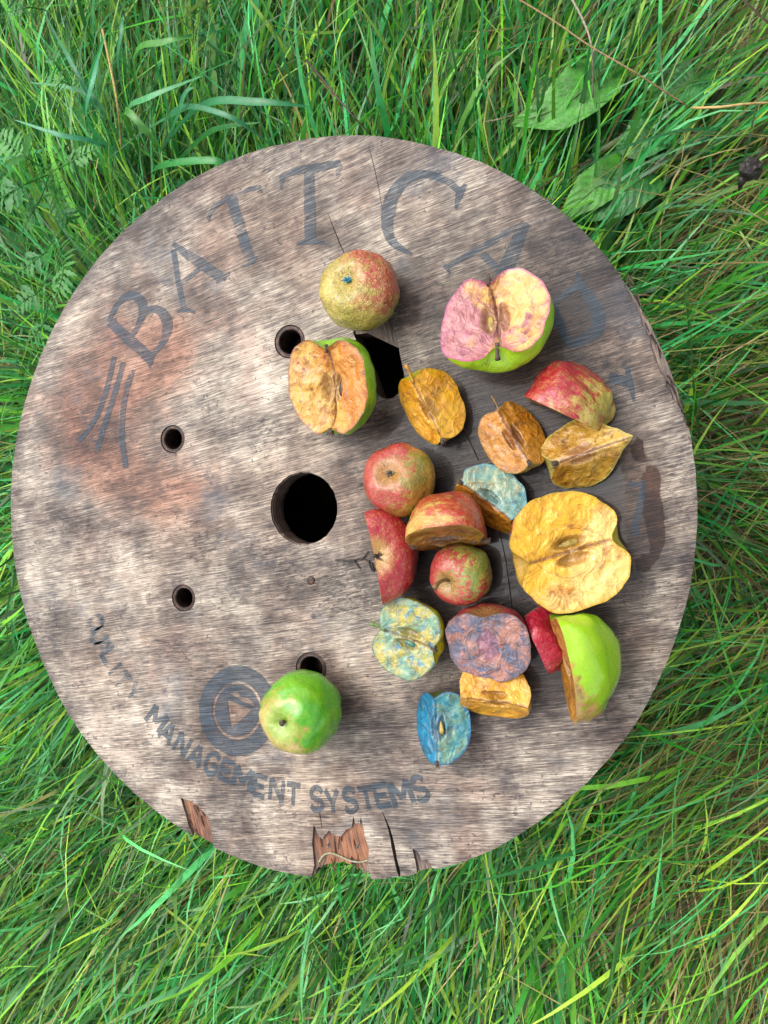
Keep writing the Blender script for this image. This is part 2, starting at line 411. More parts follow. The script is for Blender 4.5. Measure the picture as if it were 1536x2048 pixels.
# barrel of staves and the lower flange, hidden under the top
def box_mesh(name, x0, x1, y0, y1, z0, z1, m, M=None):
    v = [Vector((x, y, z)) for z in (z0, z1) for x, y in ((x0, y0), (x1, y0), (x1, y1), (x0, y1))]
    if M is not None: v = [M @ p for p in v]
    return mesh(name, v, [(3, 2, 1, 0), (4, 5, 6, 7), (0, 1, 5, 4), (1, 2, 6, 5), (2, 3, 7, 6), (3, 0, 4, 7)], m, False)
link('bottom_flange', slab('bottom_flange', outline([], .001, 9.0, R_REEL - .01), [], 0.0, .026, 0, [M_EDGE, M_EDGE]), reel)
barrel = link('barrel', slab('barrel', [(.198 * math.cos(a), .198 * math.sin(a)) for a in np.linspace(0, 2 * math.pi, 64, endpoint=False)], [[(.19 * math.cos(a), .19 * math.sin(a)) for a in np.linspace(0, 2 * math.pi, 64, endpoint=False)]], .0262, H - .0262, 0, [M_EDGE, M_EDGE]), reel)
st = box_mesh('stave', .1985, .2145, -.0235, .0235, .0265, H - .0265, M_EDGE)
for i in range(26):
    o = link('stave', st, barrel); o.rotation_euler.z = 2 * math.pi * i / 26

def splinter(px, py, L, w, ang):
    c = at(px, py, H - V_TH); ca, sa = math.cos(ang), math.sin(ang)
    pr = [(-.5, -.5, 0), (-.5, .5, 0), (.1, .42, 0), (.5, .08, .2), (.15, -.3, 0), (-.45, 0, 1), (.1, .05, .9)]
    V = [(c[0] + a * L * ca - b * w * sa, c[1] + a * L * sa + b * w * ca, H - V_TH + .0002 + z_ * .0016) for a, b, z_ in pr]
    me = mesh('splinter', V, [(0, 4, 6, 5), (4, 3, 6), (1, 5, 6, 2), (2, 6, 3), (0, 5, 1)], random.choice([M_PLY, M_EDGE, M_WOOD]), False, None, board_attrs([v[0] for v in V], [v[1] for v in V]))
    link('splinter', me, flange)
for k in range(16): splinter(random.uniform(632, 728), random.choice([random.uniform(1668, 1690), random.uniform(1718, 1736)]), random.uniform(.006, .017), random.uniform(.0012, .003), math.radians(random.uniform(60, 120)))
for k in range(7): splinter(random.uniform(378, 412), random.uniform(1615, 1670), random.uniform(.006, .014), random.uniform(.001, .0022), math.radians(random.uniform(-75, -50)))
for k in range(18):
    t = random.random(); splinter(1250 + 112 * t + random.uniform(4, 12), 560 + 270 * t, random.uniform(.006, .016), random.uniform(.001, .0022), math.radians(-64 + random.uniform(-12, 12)))

# ------------------------------------------------------------------ metal bolt sockets
def metal_material():
    N = NB('rusted_steel'); P = N.obj()
    a = N.noise(P, 160, 4, 0.65)
    c = N.ramp(a, [(0.3, lin((22, 17, 16))), (0.5, lin((52, 40, 36))), (0.62, lin((84, 56, 40))), (0.75, lin((100, 98, 102)))])
    return N.set(Base_Color=c, Metallic=0.5, Roughness=0.42, Normal=N.bump(a, 0.5, 0.0008))
M_METAL = metal_material()
def lathe(name, prof, n, mat, closed=True):
    v, f = [], []
    for r, z in prof:
        for i in range(n):
            a = 2 * math.pi * i / n; v.append((r * math.cos(a), r * math.sin(a), z))
    m = len(prof)
    for j in range(m if closed else m - 1):
        k = (j + 1) % m
        for i in range(n):
            f.append((j * n + i, j * n + (i + 1) % n, k * n + (i + 1) % n, k * n + i))
    me = mesh(name, v, f, mat)
    bm = bmesh.new(); bm.from_mesh(me); bmesh.ops.recalc_face_normals(bm, faces=bm.faces); bm.to_mesh(me); bm.free()
    return me
for x, y, r in BOLTS:
    c = at(x, y)
    q = r * .98
    o = link('bolt_socket', lathe('bolt_socket', [(q * .70, -.05), (q * .70, -.004), (q * .74, -.0012), (q * .82, -.0006), (q * .86, -.0016), (q * .92, -.0004), (q, -.0012), (q, -.05)], 40, M_METAL), reel, (c[0], c[1], H))
    o['label'] = 'rusted steel bolt socket sunk in the board'
    b = link('bolt_end', lathe('bolt_end', [(.0001, -.026), (q * .3, -.0262), (q * .6, -.028), (q * .69, -.034), (.0001, -.036)], 24, M_METAL, False), o)
c = at(622, 1161)
o = link('nail_head', lathe('nail_head', [(.0001, .0004), (.003, .0007), (.0042, .0001), (.0044, -.002), (.0001, -.002)], 20, M_METAL, False), reel, (c[0], c[1], H))

# ------------------------------------------------------------------ stencilled writing
def catmull(pts, ws, n=6):
    P = [np.array(p, float) for p in pts]; o, w = [], []
    for i in range(len(P) - 1):
        p0, p1, p2, p3 = P[max(i - 1, 0)], P[i], P[i + 1], P[min(i + 2, len(P) - 1)]
        for k in range(n):
            t = k / n
            o.append(.5 * ((2 * p1) + (-p0 + p2) * t + (2 * p0 - 5 * p1 + 4 * p2 - p3) * t * t + (-p0 + 3 * p1 - 3 * p2 + p3) * t ** 3)); w.append(ws[i] * (1 - t) + ws[i + 1] * t)
    o.append(P[-1]); w.append(ws[-1]); return o, w
def letter(name, strokes, conv, wear, label=None, z=.00025, world=False):
    V, Fc = [], []
    for si, (pts, ws) in enumerate(strokes):
        if not isinstance(ws, (list, tuple)): ws = [ws] * len(pts)
        P, w = catmull(pts, ws)
        b = len(V)
        for i, p in enumerate(P):
            d = P[min(i + 1, len(P) - 1)] - P[max(i - 1, 0)]; d = d / (np.linalg.norm(d) + 1e-9); nr = np.array([-d[1], d[0]])
            for s_ in (.5, -.5):
                j = w[i] * .05 * random.uniform(-1, 1)
                q = p + nr * (s_ * w[i] + j)
                x, y = conv(q) if world else at(*conv(q)); V.append((x, y, H + z + si * .00004))
        for i in range(len(P) - 1):
            Fc.append((b + 2 * i, b + 2 * i + 1, b + 2 * i + 3, b + 2 * i + 2))
    A = np.array(V)
    me = mesh(name, V, Fc, paint_mat(wear), False, None, board_attrs(A[:, 0], A[:, 1]))
    up(me)
    o = link(name, me, flange)
    if label: o['label'] = label
    return o
def up(me):
    bm = bmesh.new(); bm.from_mesh(me)
    for f in bm.faces:
        f.normal_update()
        if f.normal.z < 0: f.normal_flip()
    bm.to_mesh(me); bm.free()
Z1 = lambda q: (120 + q[0] / 2.56, 280 + q[1] / 2.56)
Z2 = lambda q: (680 + q[0] / 2.4, 280 + q[1] / 2.4)
ZR = lambda q: (1136 + q[0] / 2.56, 500 + q[1] / 2.56)
letter('painted_stripe', [([(278, 1108), (262, 1180), (235, 1290), (195, 1400), (148, 1478), (95, 1545)], 25)], Z1, .66)
letter('painted_stripe', [([(325, 1138), (300, 1230), (270, 1330), (225, 1470), (190, 1590)], 27)], Z1, .66)
letter('painted_stripe', [([(374, 1175), (347, 1260), (325, 1370), (318, 1480), (325, 1590), (338, 1680)], 27)], Z1, .64)
letter('letter_b', [([(255, 930), (330, 1000), (400, 1062), (470, 1125)], [48, 56, 56, 62]), ([(470, 1110), (458, 1168)], [34, 8]), ([(250, 930), (285, 855), (335, 805), (385, 798), (420, 835), (424, 885), (400, 950), (368, 1010)], [18, 26, 36, 46, 50, 40, 26, 18]),
                     ([(425, 895), (470, 866), (515, 878), (548, 925), (545, 990), (515, 1055), (465, 1105)], [22, 34, 48, 56, 46, 28, 16])], Z1, .67, 'stencilled letter B')
letter('letter_a', [([(578, 530), (650, 585), (740, 645), (835, 712)], [20, 46, 56, 58]), ([(800, 735), (838, 708), (872, 678)], [12, 24, 8]), ([(582, 560), (600, 690), (618, 790), (636, 868)], [26, 26, 26, 28]), ([(618, 738), (670, 695), (725, 652)], 22), ([(600, 880), (645, 870), (690, 882)], [10, 26, 14])], Z1, .62, 'stencilled letter A')
letter('letter_t', [([(872, 275), (905, 390), (940, 510), (972, 615)], [56, 56, 56, 56]), ([(755, 410), (790, 345), (870, 292), (950, 258), (1030, 240)], [14, 22, 26, 24, 20]), ([(1015, 240), (1035, 268)], [22, 8]), ([(930, 648), (975, 625), (1012, 596)], [10, 26, 10])], Z1, .57, 'faded stencilled letter T')
letter('letter_t', [([(1275, 150), (1278, 280), (1280, 400), (1284, 520)], [58, 56, 56, 62]), ([(1125, 195), (1190, 165), (1270, 148), (1350, 135), (1438, 118)], [26, 34, 44, 44, 30]), ([(1140, 180), (1132, 250)], [30, 10]), ([(1428, 125), (1420, 195)], [36, 12]), ([(1212, 532), (1282, 520), (1358, 528)], [10, 30, 10])], Z1, .58, 'stencilled letter T under the rim')
letter('letter_c', [([(555, 330), (572, 270), (602, 212)], [12, 36, 20]), ([(570, 245), (520, 200), (450, 172), (385, 165), (315, 192), (258, 258), (232, 340), (228, 420), (248, 482), (300, 526), (345, 545)], [34, 34, 36, 42, 54, 64, 64, 56, 44, 28, 10])], Z2, .66, 'stencilled letter C')
letter('letter_a', [([(890, 395), (850, 490), (810, 590), (780, 660)], [40, 66, 72, 72]), ([(510, 612), (600, 560), (700, 505), (800, 448), (885, 405)], [24, 28, 30, 32, 30]), ([(685, 545), (720, 585), (755, 620)], [40, 40, 40]), ([(500, 600), (530, 640)], [26, 10])], Z2, .62, 'stencilled letter A half hidden by a pink apple half')
letter('letter_b', [([(1135, 632), (1158, 700), (1205, 765), (1238, 840), (1228, 915), (1165, 960), (1085, 985)], [10, 36, 56, 70, 68, 52, 26]), ([(1160, 690), (1100, 728), (1040, 770), (1000, 800)], [34, 30, 30, 34]), ([(1010, 790), (1050, 870), (1095, 985)], [50, 46, 30])], Z2, .68, 'stencilled letter B on damp wood')
letter('letter_l', [([(1378, 1088), (1394, 1170), (1412, 1255)], [24, 30, 16]), ([(1290, 1140), (1340, 1152), (1392, 1165)], [54, 52, 50])], Z2, .68, 'stencilled letter L beside a red apple quarter')
letter('letter_e', [([(388, 1180), (372, 1290), (352, 1380), (340, 1462)], [22, 40, 44, 52]), ([(300, 1195), (350, 1200), (395, 1188)], [26, 26, 20])], ZR, .70, 'stencilled letter E on wet wood')

def poly_sheet(name, loop, holes, wear, z, label=None):
    x = slab(name, loop, holes, H + z - .0002, H + z, .006, [paint_mat(wear), paint_mat(wear)])
    o = link(name, x, flange)
    if label: o['label'] = label
    return o
Z6 = lambda x, y: at(360 + x / 4.042, 1280 + y / 4.042)
def ell(cx, cy, rx, ry, n=72, j=0.0):
    return [Z6(cx + rx * (1 + j * random.uniform(-1, 1)) * math.cos(2 * math.pi * i / n), cy + ry * (1 + j * random.uniform(-1, 1)) * math.sin(2 * math.pi * i / n)) for i in range(n)]
poly_sheet('emblem_ring', ell(468, 572, 312, 366, j=.012), [ell(464, 570, 200, 236, j=.01)], .70, .0004, 'blue stencilled ring of the emblem')
poly_sheet('emblem_disc', ell(464, 570, 180, 212, j=.01), [[Z6(*p) for p in [(385, 482), (398, 600), (415, 702), (470, 670), (530, 612), (578, 560), (480, 522)]], [Z6(*p) for p in [(400, 432), (440, 408), (478, 430), (490, 460), (545, 468), (585, 495), (606, 540), (500, 492)]]], .70, .0004, 'blue disc of the emblem with a bare triangle')

FONT = {'M': [[(0, 0), (.02, 1)], [(.04, 1), (.5, .3)], [(.5, .3), (.96, 1)], [(.98, 1), (1, 0)]], 'A': [[(0, 0), (.46, 1)], [(.54, 1), (1, 0)], [(.2, .33), (.8, .33)]], 'N': [[(.04, 0), (.04, 1)], [(.06, 1), (.94, 0)], [(.96, 0), (.96, 1)]],
        'G': [[(.95, .82), (.7, 1), (.35, .98), (.08, .72), (.06, .3), (.35, .03), (.7, .02), (.94, .2), (.94, .42)], [(.55, .45), (.98, .45)]], 'E': [[(.08, 0), (.08, 1)], [(.08, .94), (.95, .94)], [(.08, .5), (.8, .5)], [(.08, .06), (.95, .06)]],
        'T': [[(.5, 0), (.5, 1)], [(0, .93), (1, .93)]], 'S': [[(.92, .8), (.7, .97), (.35, .97), (.12, .78), (.2, .58), (.5, .5), (.82, .4), (.9, .2), (.65, .03), (.3, .03), (.06, .2)]], 'Y': [[(.5, 0), (.5, .45)], [(.5, .42), (.05, 1)], [(.5, .42), (.95, 1)]],
        'Q': [[(.5, .98), (.12, .8), (.05, .45), (.25, .06), (.6, .03), (.92, .3), (.92, .7), (.5, .98)], [(.6, .3), (.98, -.02)]], 'U': [[(.06, 1), (.08, .3), (.35, .03), (.65, .03), (.92, .3), (.94, 1)]], 'L': [[(.08, 1), (.08, 0)], [(.08, .06), (.9, .06)]], 'I': [[(.5, 0), (.5, 1)]]}
def text_letter(ch, px, py, size, wear):
    c = at(px, py); a = math.atan2(-c[1], -c[0]) - math.pi / 2
    ca, sa = math.cos(a), math.sin(a); wd = size * (.86 if ch == 'M' else .66)
    def conv(q):
        u_, v_ = (q[0] - .5) * wd, (q[1] - .5) * size
        return (c[0] + u_ * ca - v_ * sa, c[1] + u_ * sa + v_ * ca)
    letter('letter', [(st_, .27) for st_ in FONT[ch]], conv, wear, world=True)
for ch, x, y, w in [('M', 372, 610, .70), ('A', 415, 662, .70), ('N', 470, 708, .70), ('A', 524, 750, .72), ('G', 584, 782, .72), ('E', 640, 808, .70), ('M', 702, 838, .70), ('E', 768, 868, .70), ('N', 832, 884, .70), ('T', 896, 900, .70),
                    ('S', 986, 918, .70), ('Y', 1046, 926, .70), ('S', 1114, 922, .72), ('T', 1178, 914, .72), ('E', 1236, 904, .72), ('M', 1310, 896, .72), ('S', 1382, 878, .72)]:
    text_letter(ch, 120 + x / 1.92, 1120 + y / 1.92, .0215, w)
for ch, x, y, w in [('Q', 138, 240, .56), ('U', 150, 290, .54), ('A', 168, 330, .56), ('L', 192, 368, .62), ('I', 212, 418, .60), ('T', 240, 462, .56), ('Y', 285, 505, .56)]:
    text_letter(ch, 120 + x / 1.92, 1120 + y / 1.92, .0205, w)

# ------------------------------------------------------------------ apples
def skin_material(name, base, alt, blush, cover=0.5, bdir=(0, 0, 1), streak=0.5, speck=None, speck_amt=0.4, extra=None, extra_dir=(0, 0, -1), extra_cut=0.6, wrinkle=0.5, wscale=8, gloss=0.25, bruise=.6):
    N = NB(name); D = N.attr('dir', 'Vector')
    x, y, z = N.sep(D)[0], N.sep(D)[1], N.sep(D)[2]
    st = N.noise(N.map(D, (9, 9, 1.1)), 1, 4, 0.65)
    n1 = N.noise(D, 1.7, 4, 0.6); n2 = N.noise(N.map(D, (1, 1, 1), 0, (5, 1, 2)), 5.5, 4, 0.65)
    col = N.mix(N.step(n1, 0.36, 0.66), base, alt)
    f = N.add(N.mul(N.dot(D, Vector(bdir).normalized()), 0.33), N.add(N.mad(n1, 0.7, -0.35), N.mad(st, streak * 1.6, -streak * .8)))
    f = N.add(f, N.mad(n2, 0.5, -0.25))
    bf = N.step(f, 0.48 - cover, 0.70 - cover)
    col = N.mix(bf, col, blush)
    col = N.mix(N.mul(N.step(n2, 0.56, 0.72), N.mul(bf, 0.5)), col, alt)
    if extra:
        e = N.add(N.dot(D, Vector(extra_dir).normalized()), N.mad(n2, 0.8, N.mad(n1, 0.9, -0.85)))
        col = N.mix(N.mul(N.step(e, extra_cut - .14, extra_cut + .16), .92), col, extra)
        rim = N.mul(N.step(e, extra_cut - .16, extra_cut - .02), N.step(e, extra_cut + .10, extra_cut))
        col = N.mix(N.mul(rim, 0.35), col, lin((176, 110, 40)))
    fl = N.noise(N.map(D, (26, 26, 4.5)), 1, 3, 0.7)
    col = N.mix(N.mul(N.step(fl, 0.52, 0.66), 0.5), col, N.mix(0.5, col, alt))
    mott = N.step(N.noise(N.map(D, (1, 1, 1), 0, (9, 4, 1)), 9, 5, 0.75), 0.50, 0.64)
    col = N.mix(N.mul(mott, 0.5), col, N.mix(bf, alt, N.mix(0.45, blush, alt)))
    pole = N.step(z, 0.80, 0.97)
    col = N.mix(N.mul(pole, 0.6), col, N.mix(N.step(st, 0.4, 0.6), base, alt))
    bru = N.step(N.add(N.noise(N.map(D, (1, 1, 1), 0, (2, 7, 5)), 2.3, 5, 0.65), N.mad(n2, .25, -.12)), 0.60, 0.70)
    col = N.mix(N.mul(bru, bruise), col, N.mix(0.6, N.mix(1.0, col, lin((140, 104, 66)), 'MULTIPLY'), lin((112, 80, 34))))
    if speck:
        m = N.step(N.noise(D, 16, 3, 0.65), 0.5, 0.68)
        col = N.mix(N.mul(m, speck_amt), col, speck)
    dots = N.step(N.voro(D, 13), 0.13, 0.05)
    col = N.mix(N.mul(dots, 0.4), col, lin((70, 52, 34)))
    scar = N.mul(N.step(N.noise(D, 30, 2, .6), 0.64, 0.72), 0.5)
    col = N.mix(scar, col, lin((120, 88, 48)))
    w = N.add(N.noise(D, wscale, 3, 0.6, 0.6), N.mul(N.noise(D, 40, 2, 0.5), 0.25))
    nrm = N.bump(w, wrinkle, 0.004)
    N.set(Base_Color=col, Roughness=N.mad(n2, 0.25, gloss), Normal=nrm, Coat_Weight=0.55, Coat_Roughness=0.12, Subsurface_Weight=0.0)
    return N.m
def flesh_material(name, cols, rim, core=None, specks=0.4, wr=0.75, wscale=7, spot=None, gloss=0.38, sc=1.0, gdir=None, chamber=.42, brown=.7, axline=.7):
    N = NB(name); F = N.attr('fc', 'Vector'); D = N.attr('dir', 'Vector')
    u, v, s = N.sep(F)[0], N.sep(F)[1], N.sep(F)[2]
    P = N.map(D, (1, 1, 1))
    n1 = N.noise(P, 1.7 * sc, 5, 0.6, 0.5); n2 = N.noise(N.map(P, (1, 1, 1), 0, (3, 8, 1)), 3.6 * sc, 5, 0.66, 0.7); n3 = N.noise(N.map(P, (1, 1, 1), 0, (7, 2, 4)), 15, 4, 0.7)
    if gdir: n1 = N.add(n1, N.mul(N.dot(D, gdir), .32))
    col = N.mix(N.step(n1, 0.38, 0.62), cols[0], cols[1])
    col = N.mix(N.mul(N.step(n2, 0.50, 0.66), 0.85), col, cols[2])
    col = N.mix(N.mul(N.step(n3, 0.50, 0.75), 0.22), col, cols[3])
    bn = N.step(N.noise(N.map(P, (1, 1, 1), 0, (6, 1, 3)), 2.2 * sc, 5, .65, .6), .52, .68)
    col = N.mix(N.mul(bn, brown), col, N.mix(.75, col, N.mix(1.0, col, lin((176, 116, 84)), 'MULTIPLY')))
    if core:
        cc = N.step(N.add(N.math('POWER', N.mul(u, 2.4), 2.0), N.add(N.math('POWER', N.mul(v, 1.7), 2.0), N.mad(n2, 0.8, -0.4))), 0.62, 0.1)
        col = N.mix(N.mul(cc, 0.7), col, core)
    if spot:
        sp = N.step(N.add(N.voro(P, 4.2), N.mad(n3, 0.2, -0.1)), 0.20, 0.14)
        col = N.mix(N.mul(sp, 0.8), col, spot)
    tiny = N.mul(N.step(N.voro(P, 30), 0.26, 0.12), N.step(N.noise(N.map(P, (1, 1, 1), 0, (4, 4, 9)), 3.0, 3, .6), 0.54, 0.62))
    col = N.mix(N.mul(tiny, specks), col, lin((52, 38, 34)))
    # browned creases between the shrivelled folds, and the line around the core
    cr = N.noise(N.map(P, (1, 1, 1), 0, (1, 4, 2)), 2.7, 3, 0.5, 0.9)
    rid = N.math('ABSOLUTE', N.mad(cr, 2.0, -1.0))
    ln = N.mul(N.step(rid, 0.06, 0.0), N.step(n2, .35, .6))
    col = N.mix(N.mul(ln, 0.6), col, N.mix(1.0, col, lin((150, 104, 80)), 'MULTIPLY'))
    e = N.math('ABSOLUTE', N.add(N.math('SQRT', N.add(N.math('POWER', N.mul(u, 1.9), 2.0), N.math('POWER', N.mul(v, 1.35), 2.0))), N.mad(n2, 0.3, -0.95)))
    col = N.mix(N.mul(N.step(e, 0.05, 0.01), 0.35), col, lin((130, 86, 44)))
    # the seed chamber: papery wall with a darker hollow
    ch = N.math('SQRT', N.add(N.math('POWER', N.mul(N.add(u, -.15), 8.0), 2.0), N.math('POWER', N.mul(N.add(v, .02), 2.75), 2.0)))
    ch = N.add(ch, N.add(N.mad(n3, .5, -.25), N.mad(n2, 1.2, -.6)))
    col = N.mix(N.mul(N.step(ch, .95, .70), chamber), col, N.mix(.6, N.mix(1.0, col, lin((150, 110, 80)), 'MULTIPLY'), lin((92, 58, 30))))
    col = N.mix(N.mul(N.step(N.math('ABSOLUTE', N.add(ch, -1.0)), .16, .05), chamber * .5), col, N.mix(.5, col, lin((222, 196, 140))))
    ax = N.mul(N.step(N.add(u, N.mad(n3, .06, -.03)), .055, .012), axline)
    col = N.mix(ax, col, N.mix(1.0, col, lin((120, 84, 66)), 'MULTIPLY'))
    edge = N.step(N.add(s, N.mad(n2, .3, -.15)), .80, 1.0)
    col = N.mix(N.mul(edge, .4), col, N.mix(.5, col, rim))
    col = N.mix(N.mul(N.step(s, 0.955, 0.99), 0.85), col, rim)
    w = N.add(N.mul(N.math('POWER', N.math('SUBTRACT', 1.0, rid), 3.0), -1.0), N.add(N.noise(P, wscale * .7, 3, 0.55, 0.8), N.mul(N.noise(P, 20, 2, .5, 1.5), .22)))
    N.set(Base_Color=col, Roughness=N.mad(n2, 0.25, gloss - .1), Normal=N.bump(w, wr * .42, 0.006), Coat_Weight=0.5, Coat_Roughness=0.12)
    return N.m
def plain(name, c, rough=.6, sc=300, var=.5):
    N = NB(name); P = N.obj(); a = N.noise(P, sc, 3, .6)
    return N.set(Base_Color=N.mix(N.step(a, .35, .7), c, tuple(v * (1 - var) for v in c[:3]) + (1,)), Roughness=rough, Normal=N.bump(a, .5, .0006))
M_STEM = plain('brown_stem', lin((120, 92, 52)))
M_STEMG = plain('green_stem', lin((96, 124, 60)))
M_STEMY = plain('ochre_stem', lin((186, 132, 38)))
M_SEED = plain('seed_brown', lin((64, 36, 26)), .25)
M_SEEDP = plain('seed_pale', lin((176, 150, 70)), .3)
M_SEEDT = plain('seed_teal', lin((60, 120, 104)), .2)
M_CALYX = plain('dried_calyx', lin((84, 68, 56)), .8)
M_CALYXB = plain('blue_dyed_calyx', lin((66, 150, 172)), .7)
M_CALYXG = plain('grey_calyx', lin((96, 104, 92)), .8)

def prof(t, sp):
    """profile of the fruit in the half plane: u away from the core, v along it"""
    st, ct = np.sin(t), np.cos(t)
    u = st * (1 + sp.get('taper', .08) * ct)
    u = np.sign(u) * np.abs(u) ** .94
    pt = sp.get('pt', 0)
    if pt: u = u * (1 - pt * np.clip(-ct, 0, 1) ** 1.5)
    v = sp['asp'] * np.sign(ct) * np.abs(ct) ** .82 * np.where(ct < 0, 1 + .35 * pt, 1)
    up_ = (ct > 0)
    w = np.where(up_, sp.get('wt', .30), sp.get('wb', .26)); d = np.where(up_, sp.get('dt', .30), sp.get('db', .18))
    v = v - np.sign(ct) * d * np.exp(-(u / w) ** 2) * np.minimum(1, np.abs(ct) * 2)
    return u, v
def wob(X, sp):
    sd = sp['seed'] * 13.7; a = 1.35 * sp.get('lump', .06); o = np.empty(len(X))
    w2 = sp.get('wrk', .03)
    L = np.linalg.norm(X, axis=1) + 1e-9
    D = X / L[:, None]
    for i, (x, y, z) in enumerate(D):
        o[i] = 1 + a * mnoise.noise((x * 1.4 + sd, y * 1.4, z * 1.4)) + w2 * mnoise.noise((x * 5, y * 5 + sd, z * 5)) - .6 * w2 * abs(mnoise.noise((x * 7 + sd, y * 7, z * 3)))
    ph = np.arctan2(X[:, 1], X[:, 0])
    o += sp.get('lobe', .015) * np.cos(5 * ph + sd) * np.clip(.3 - D[:, 2], 0, 1)
    return o
def piece(sp):
    """unit-radius parts in the fruit's own frame: core along z with the stem at +z; the cut opens to +x"""
    Wd = math.radians(sp['W']); whole = sp['W'] >= 360
    nt = 40; npf = 72 if whole else max(16, int(sp['W'] / 5))
    t = np.linspace(0, math.pi, nt + 1)
    u, v = prof(t, sp)
    ph = np.linspace(math.pi - Wd / 2, math.pi + Wd / 2, npf + 1)
    if whole: ph = ph[:-1]
    parts = {}
    G = np.array([[(u[i] * math.cos(p), u[i] * math.sin(p), v[i]) for p in ph] for i in range(nt + 1)])
    X = G.reshape(-1, 3); X0 = X.copy()
    X = X * wob(X, sp)[:, None]
    n = len(ph); f = []
    for i in range(nt):
        for k in range(n if whole else n - 1):
            f.append((i * n + k, (i + 1) * n + k, (i + 1) * n + (k + 1) % n, i * n + (k + 1) % n))
    parts['skin'] = (X, f, X0 / (np.linalg.norm(X0, axis=1)[:, None] + 1e-9), None)
    if not whole:
        ns = 26; nf = 72; tt = np.linspace(0, math.pi, nt + 1)
        tt = np.interp(np.linspace(0, nt, nf + 1), np.arange(nt + 1), tt)
        # the rim follows the skin's own vertices so that flesh and skin meet
        tt = t; nf = nt
        uu, vv = prof(tt, sp)
        faces_ = []
        for side, p in ((0, math.pi - Wd / 2), (1, math.pi + Wd / 2)):
            ss = np.linspace(0, 1, ns + 1) ** .85
            Xb = np.array([(uu[i] * math.cos(p), uu[i] * math.sin(p), vv[i]) for i in range(nf + 1)])
            wb_ = wob(Xb, sp)
            V, FC = [], []
            for s_ in ss:
                for i in range(nf + 1):
                    q = Xb[i] * wb_[i] * s_
                    U, Vv = abs(uu[i]) * s_, vv[i] * s_
                    k = 1 - s_ ** 7
                    d = sp.get('dish', .05) * (1 - s_ ** 2)
                    e = ((U - .15) / .115) ** 2 + ((Vv + .02) / .34) ** 2
                    d += sp.get('carp', .17) * max(0, 1 - e) ** .7 * (1 if sp.get('cav', (1, 1))[side] else .25)
                    d += sp.get('groove', .05) * math.exp(-(U / .05) ** 2)
                    d += sp.get('crease', 0) * math.exp(-U / .35)
                    wv = mnoise.noise((q[0] * 2.4 + sp['seed'], q[1] * 2.4, q[2] * 2.4)) + .5 * mnoise.noise((q[0] * 6, q[1] * 6 + sp['seed'], q[2] * 6)) - .55 * abs(mnoise.noise((q[0] * 4 + 3, q[1] * 4 + sp['seed'], q[2] * 4)))
                    d += sp.get('fw', .065) * wv
                    V.append(q + np.array([-d * k, 0, 0])); FC.append((U, Vv, s_))
            m = nf + 1; f = []
            for a in range(ns):
                for i in range(nf):
                    q = (a * m + i, a * m + i + 1, (a + 1) * m + i + 1, (a + 1) * m + i)
                    f.append(q if side == 1 else q[::-1])
            faces_.append((np.array(V), f, np.array(V), np.array(FC)))
        if sp['W'] == 180:
            a, b = faces_; o = len(a[0])
            parts['cut_face'] = (np.vstack([a[0], b[0]]), a[1] + [tuple(i + o for i in q) for q in b[1]], np.vstack([a[2], b[2]]), np.vstack([a[3], b[3]]))
        else:
            parts['cut_face'] = faces_[0]; parts['cut_face_2'] = faces_[1]
    return parts
def tube(pts, rads, n=8):
    V, Fc = [], []
    P = [Vector(p) for p in pts]
    for i, p in enumerate(P):
        d = (P[min(i + 1, len(P) - 1)] - P[max(i - 1, 0)]).normalized()
        a = d.orthogonal().normalized(); b = d.cross(a)
        if i: 
            a = (pa - d * pa.dot(d)).normalized(); b = d.cross(a)
        pa = a
        for k in range(n):
            t = 2 * math.pi * k / n; V.append(p + (a * math.cos(t) + b * math.sin(t)) * rads[i])
    for i in range(len(P) - 1):
        for k in range(n):
            Fc.append((i * n + k, i * n + (k + 1) % n, (i + 1) * n + (k + 1) % n, (i + 1) * n + k))
    Fc.append(tuple(range(n))[::-1]); Fc.append(tuple(range((len(P) - 1) * n, len(P) * n)))
    return V, Fc
def merge(lst):
    V, Fc = [], []
    for v, f in lst:
        o = len(V); V += list(v); Fc += [tuple(i + o for i in q) for q in f]
    return V, Fc
def calyx_geo(z, sgn, rnd, r=.12):
    L = []
    for k in range(6):
        a = 2 * math.pi * k / 6 + rnd.uniform(-.3, .3); q = r * rnd.uniform(.7, 1.3)
        L.append(tube([(math.cos(a) * .02, math.sin(a) * .02, z - sgn * .05), (math.cos(a) * q * .6, math.sin(a) * q * .6, z + sgn * .05), (math.cos(a + .3) * q, math.sin(a + .3) * q, z + sgn * rnd.uniform(.05, .16))], [.03, .022, .004], 6))
    for k in range(8):
        a = rnd.uniform(0, 6.28); q = r * .4
        L.append(tube([(0, 0, z - sgn * .04), (math.cos(a) * q, math.sin(a) * q, z + sgn * rnd.uniform(.06, .14))], [.018, .006], 5))
    return merge(L)
def seed_geo(c, L=.17, r=.07, tilt=0):
    V, Fc = [], []; n, m = 10, 9
    for i in range(m):
        t = math.pi * i / (m - 1); rr = r * math.sin(t) * (1 - .45 * math.cos(t)); zz = L * math.cos(t)
        for k in range(n):
            a = 2 * math.pi * k / n; V.append((c[0] + rr * .6 * math.cos(a), c[1] + rr * math.sin(a) + tilt * zz, c[2] + zz))
    for i in range(m - 1):
        for k in range(n): Fc.append((i * n + k, i * n + (k + 1) % n, (i + 1) * n + (k + 1) % n, (i + 1) * n + k))
    return V, Fc

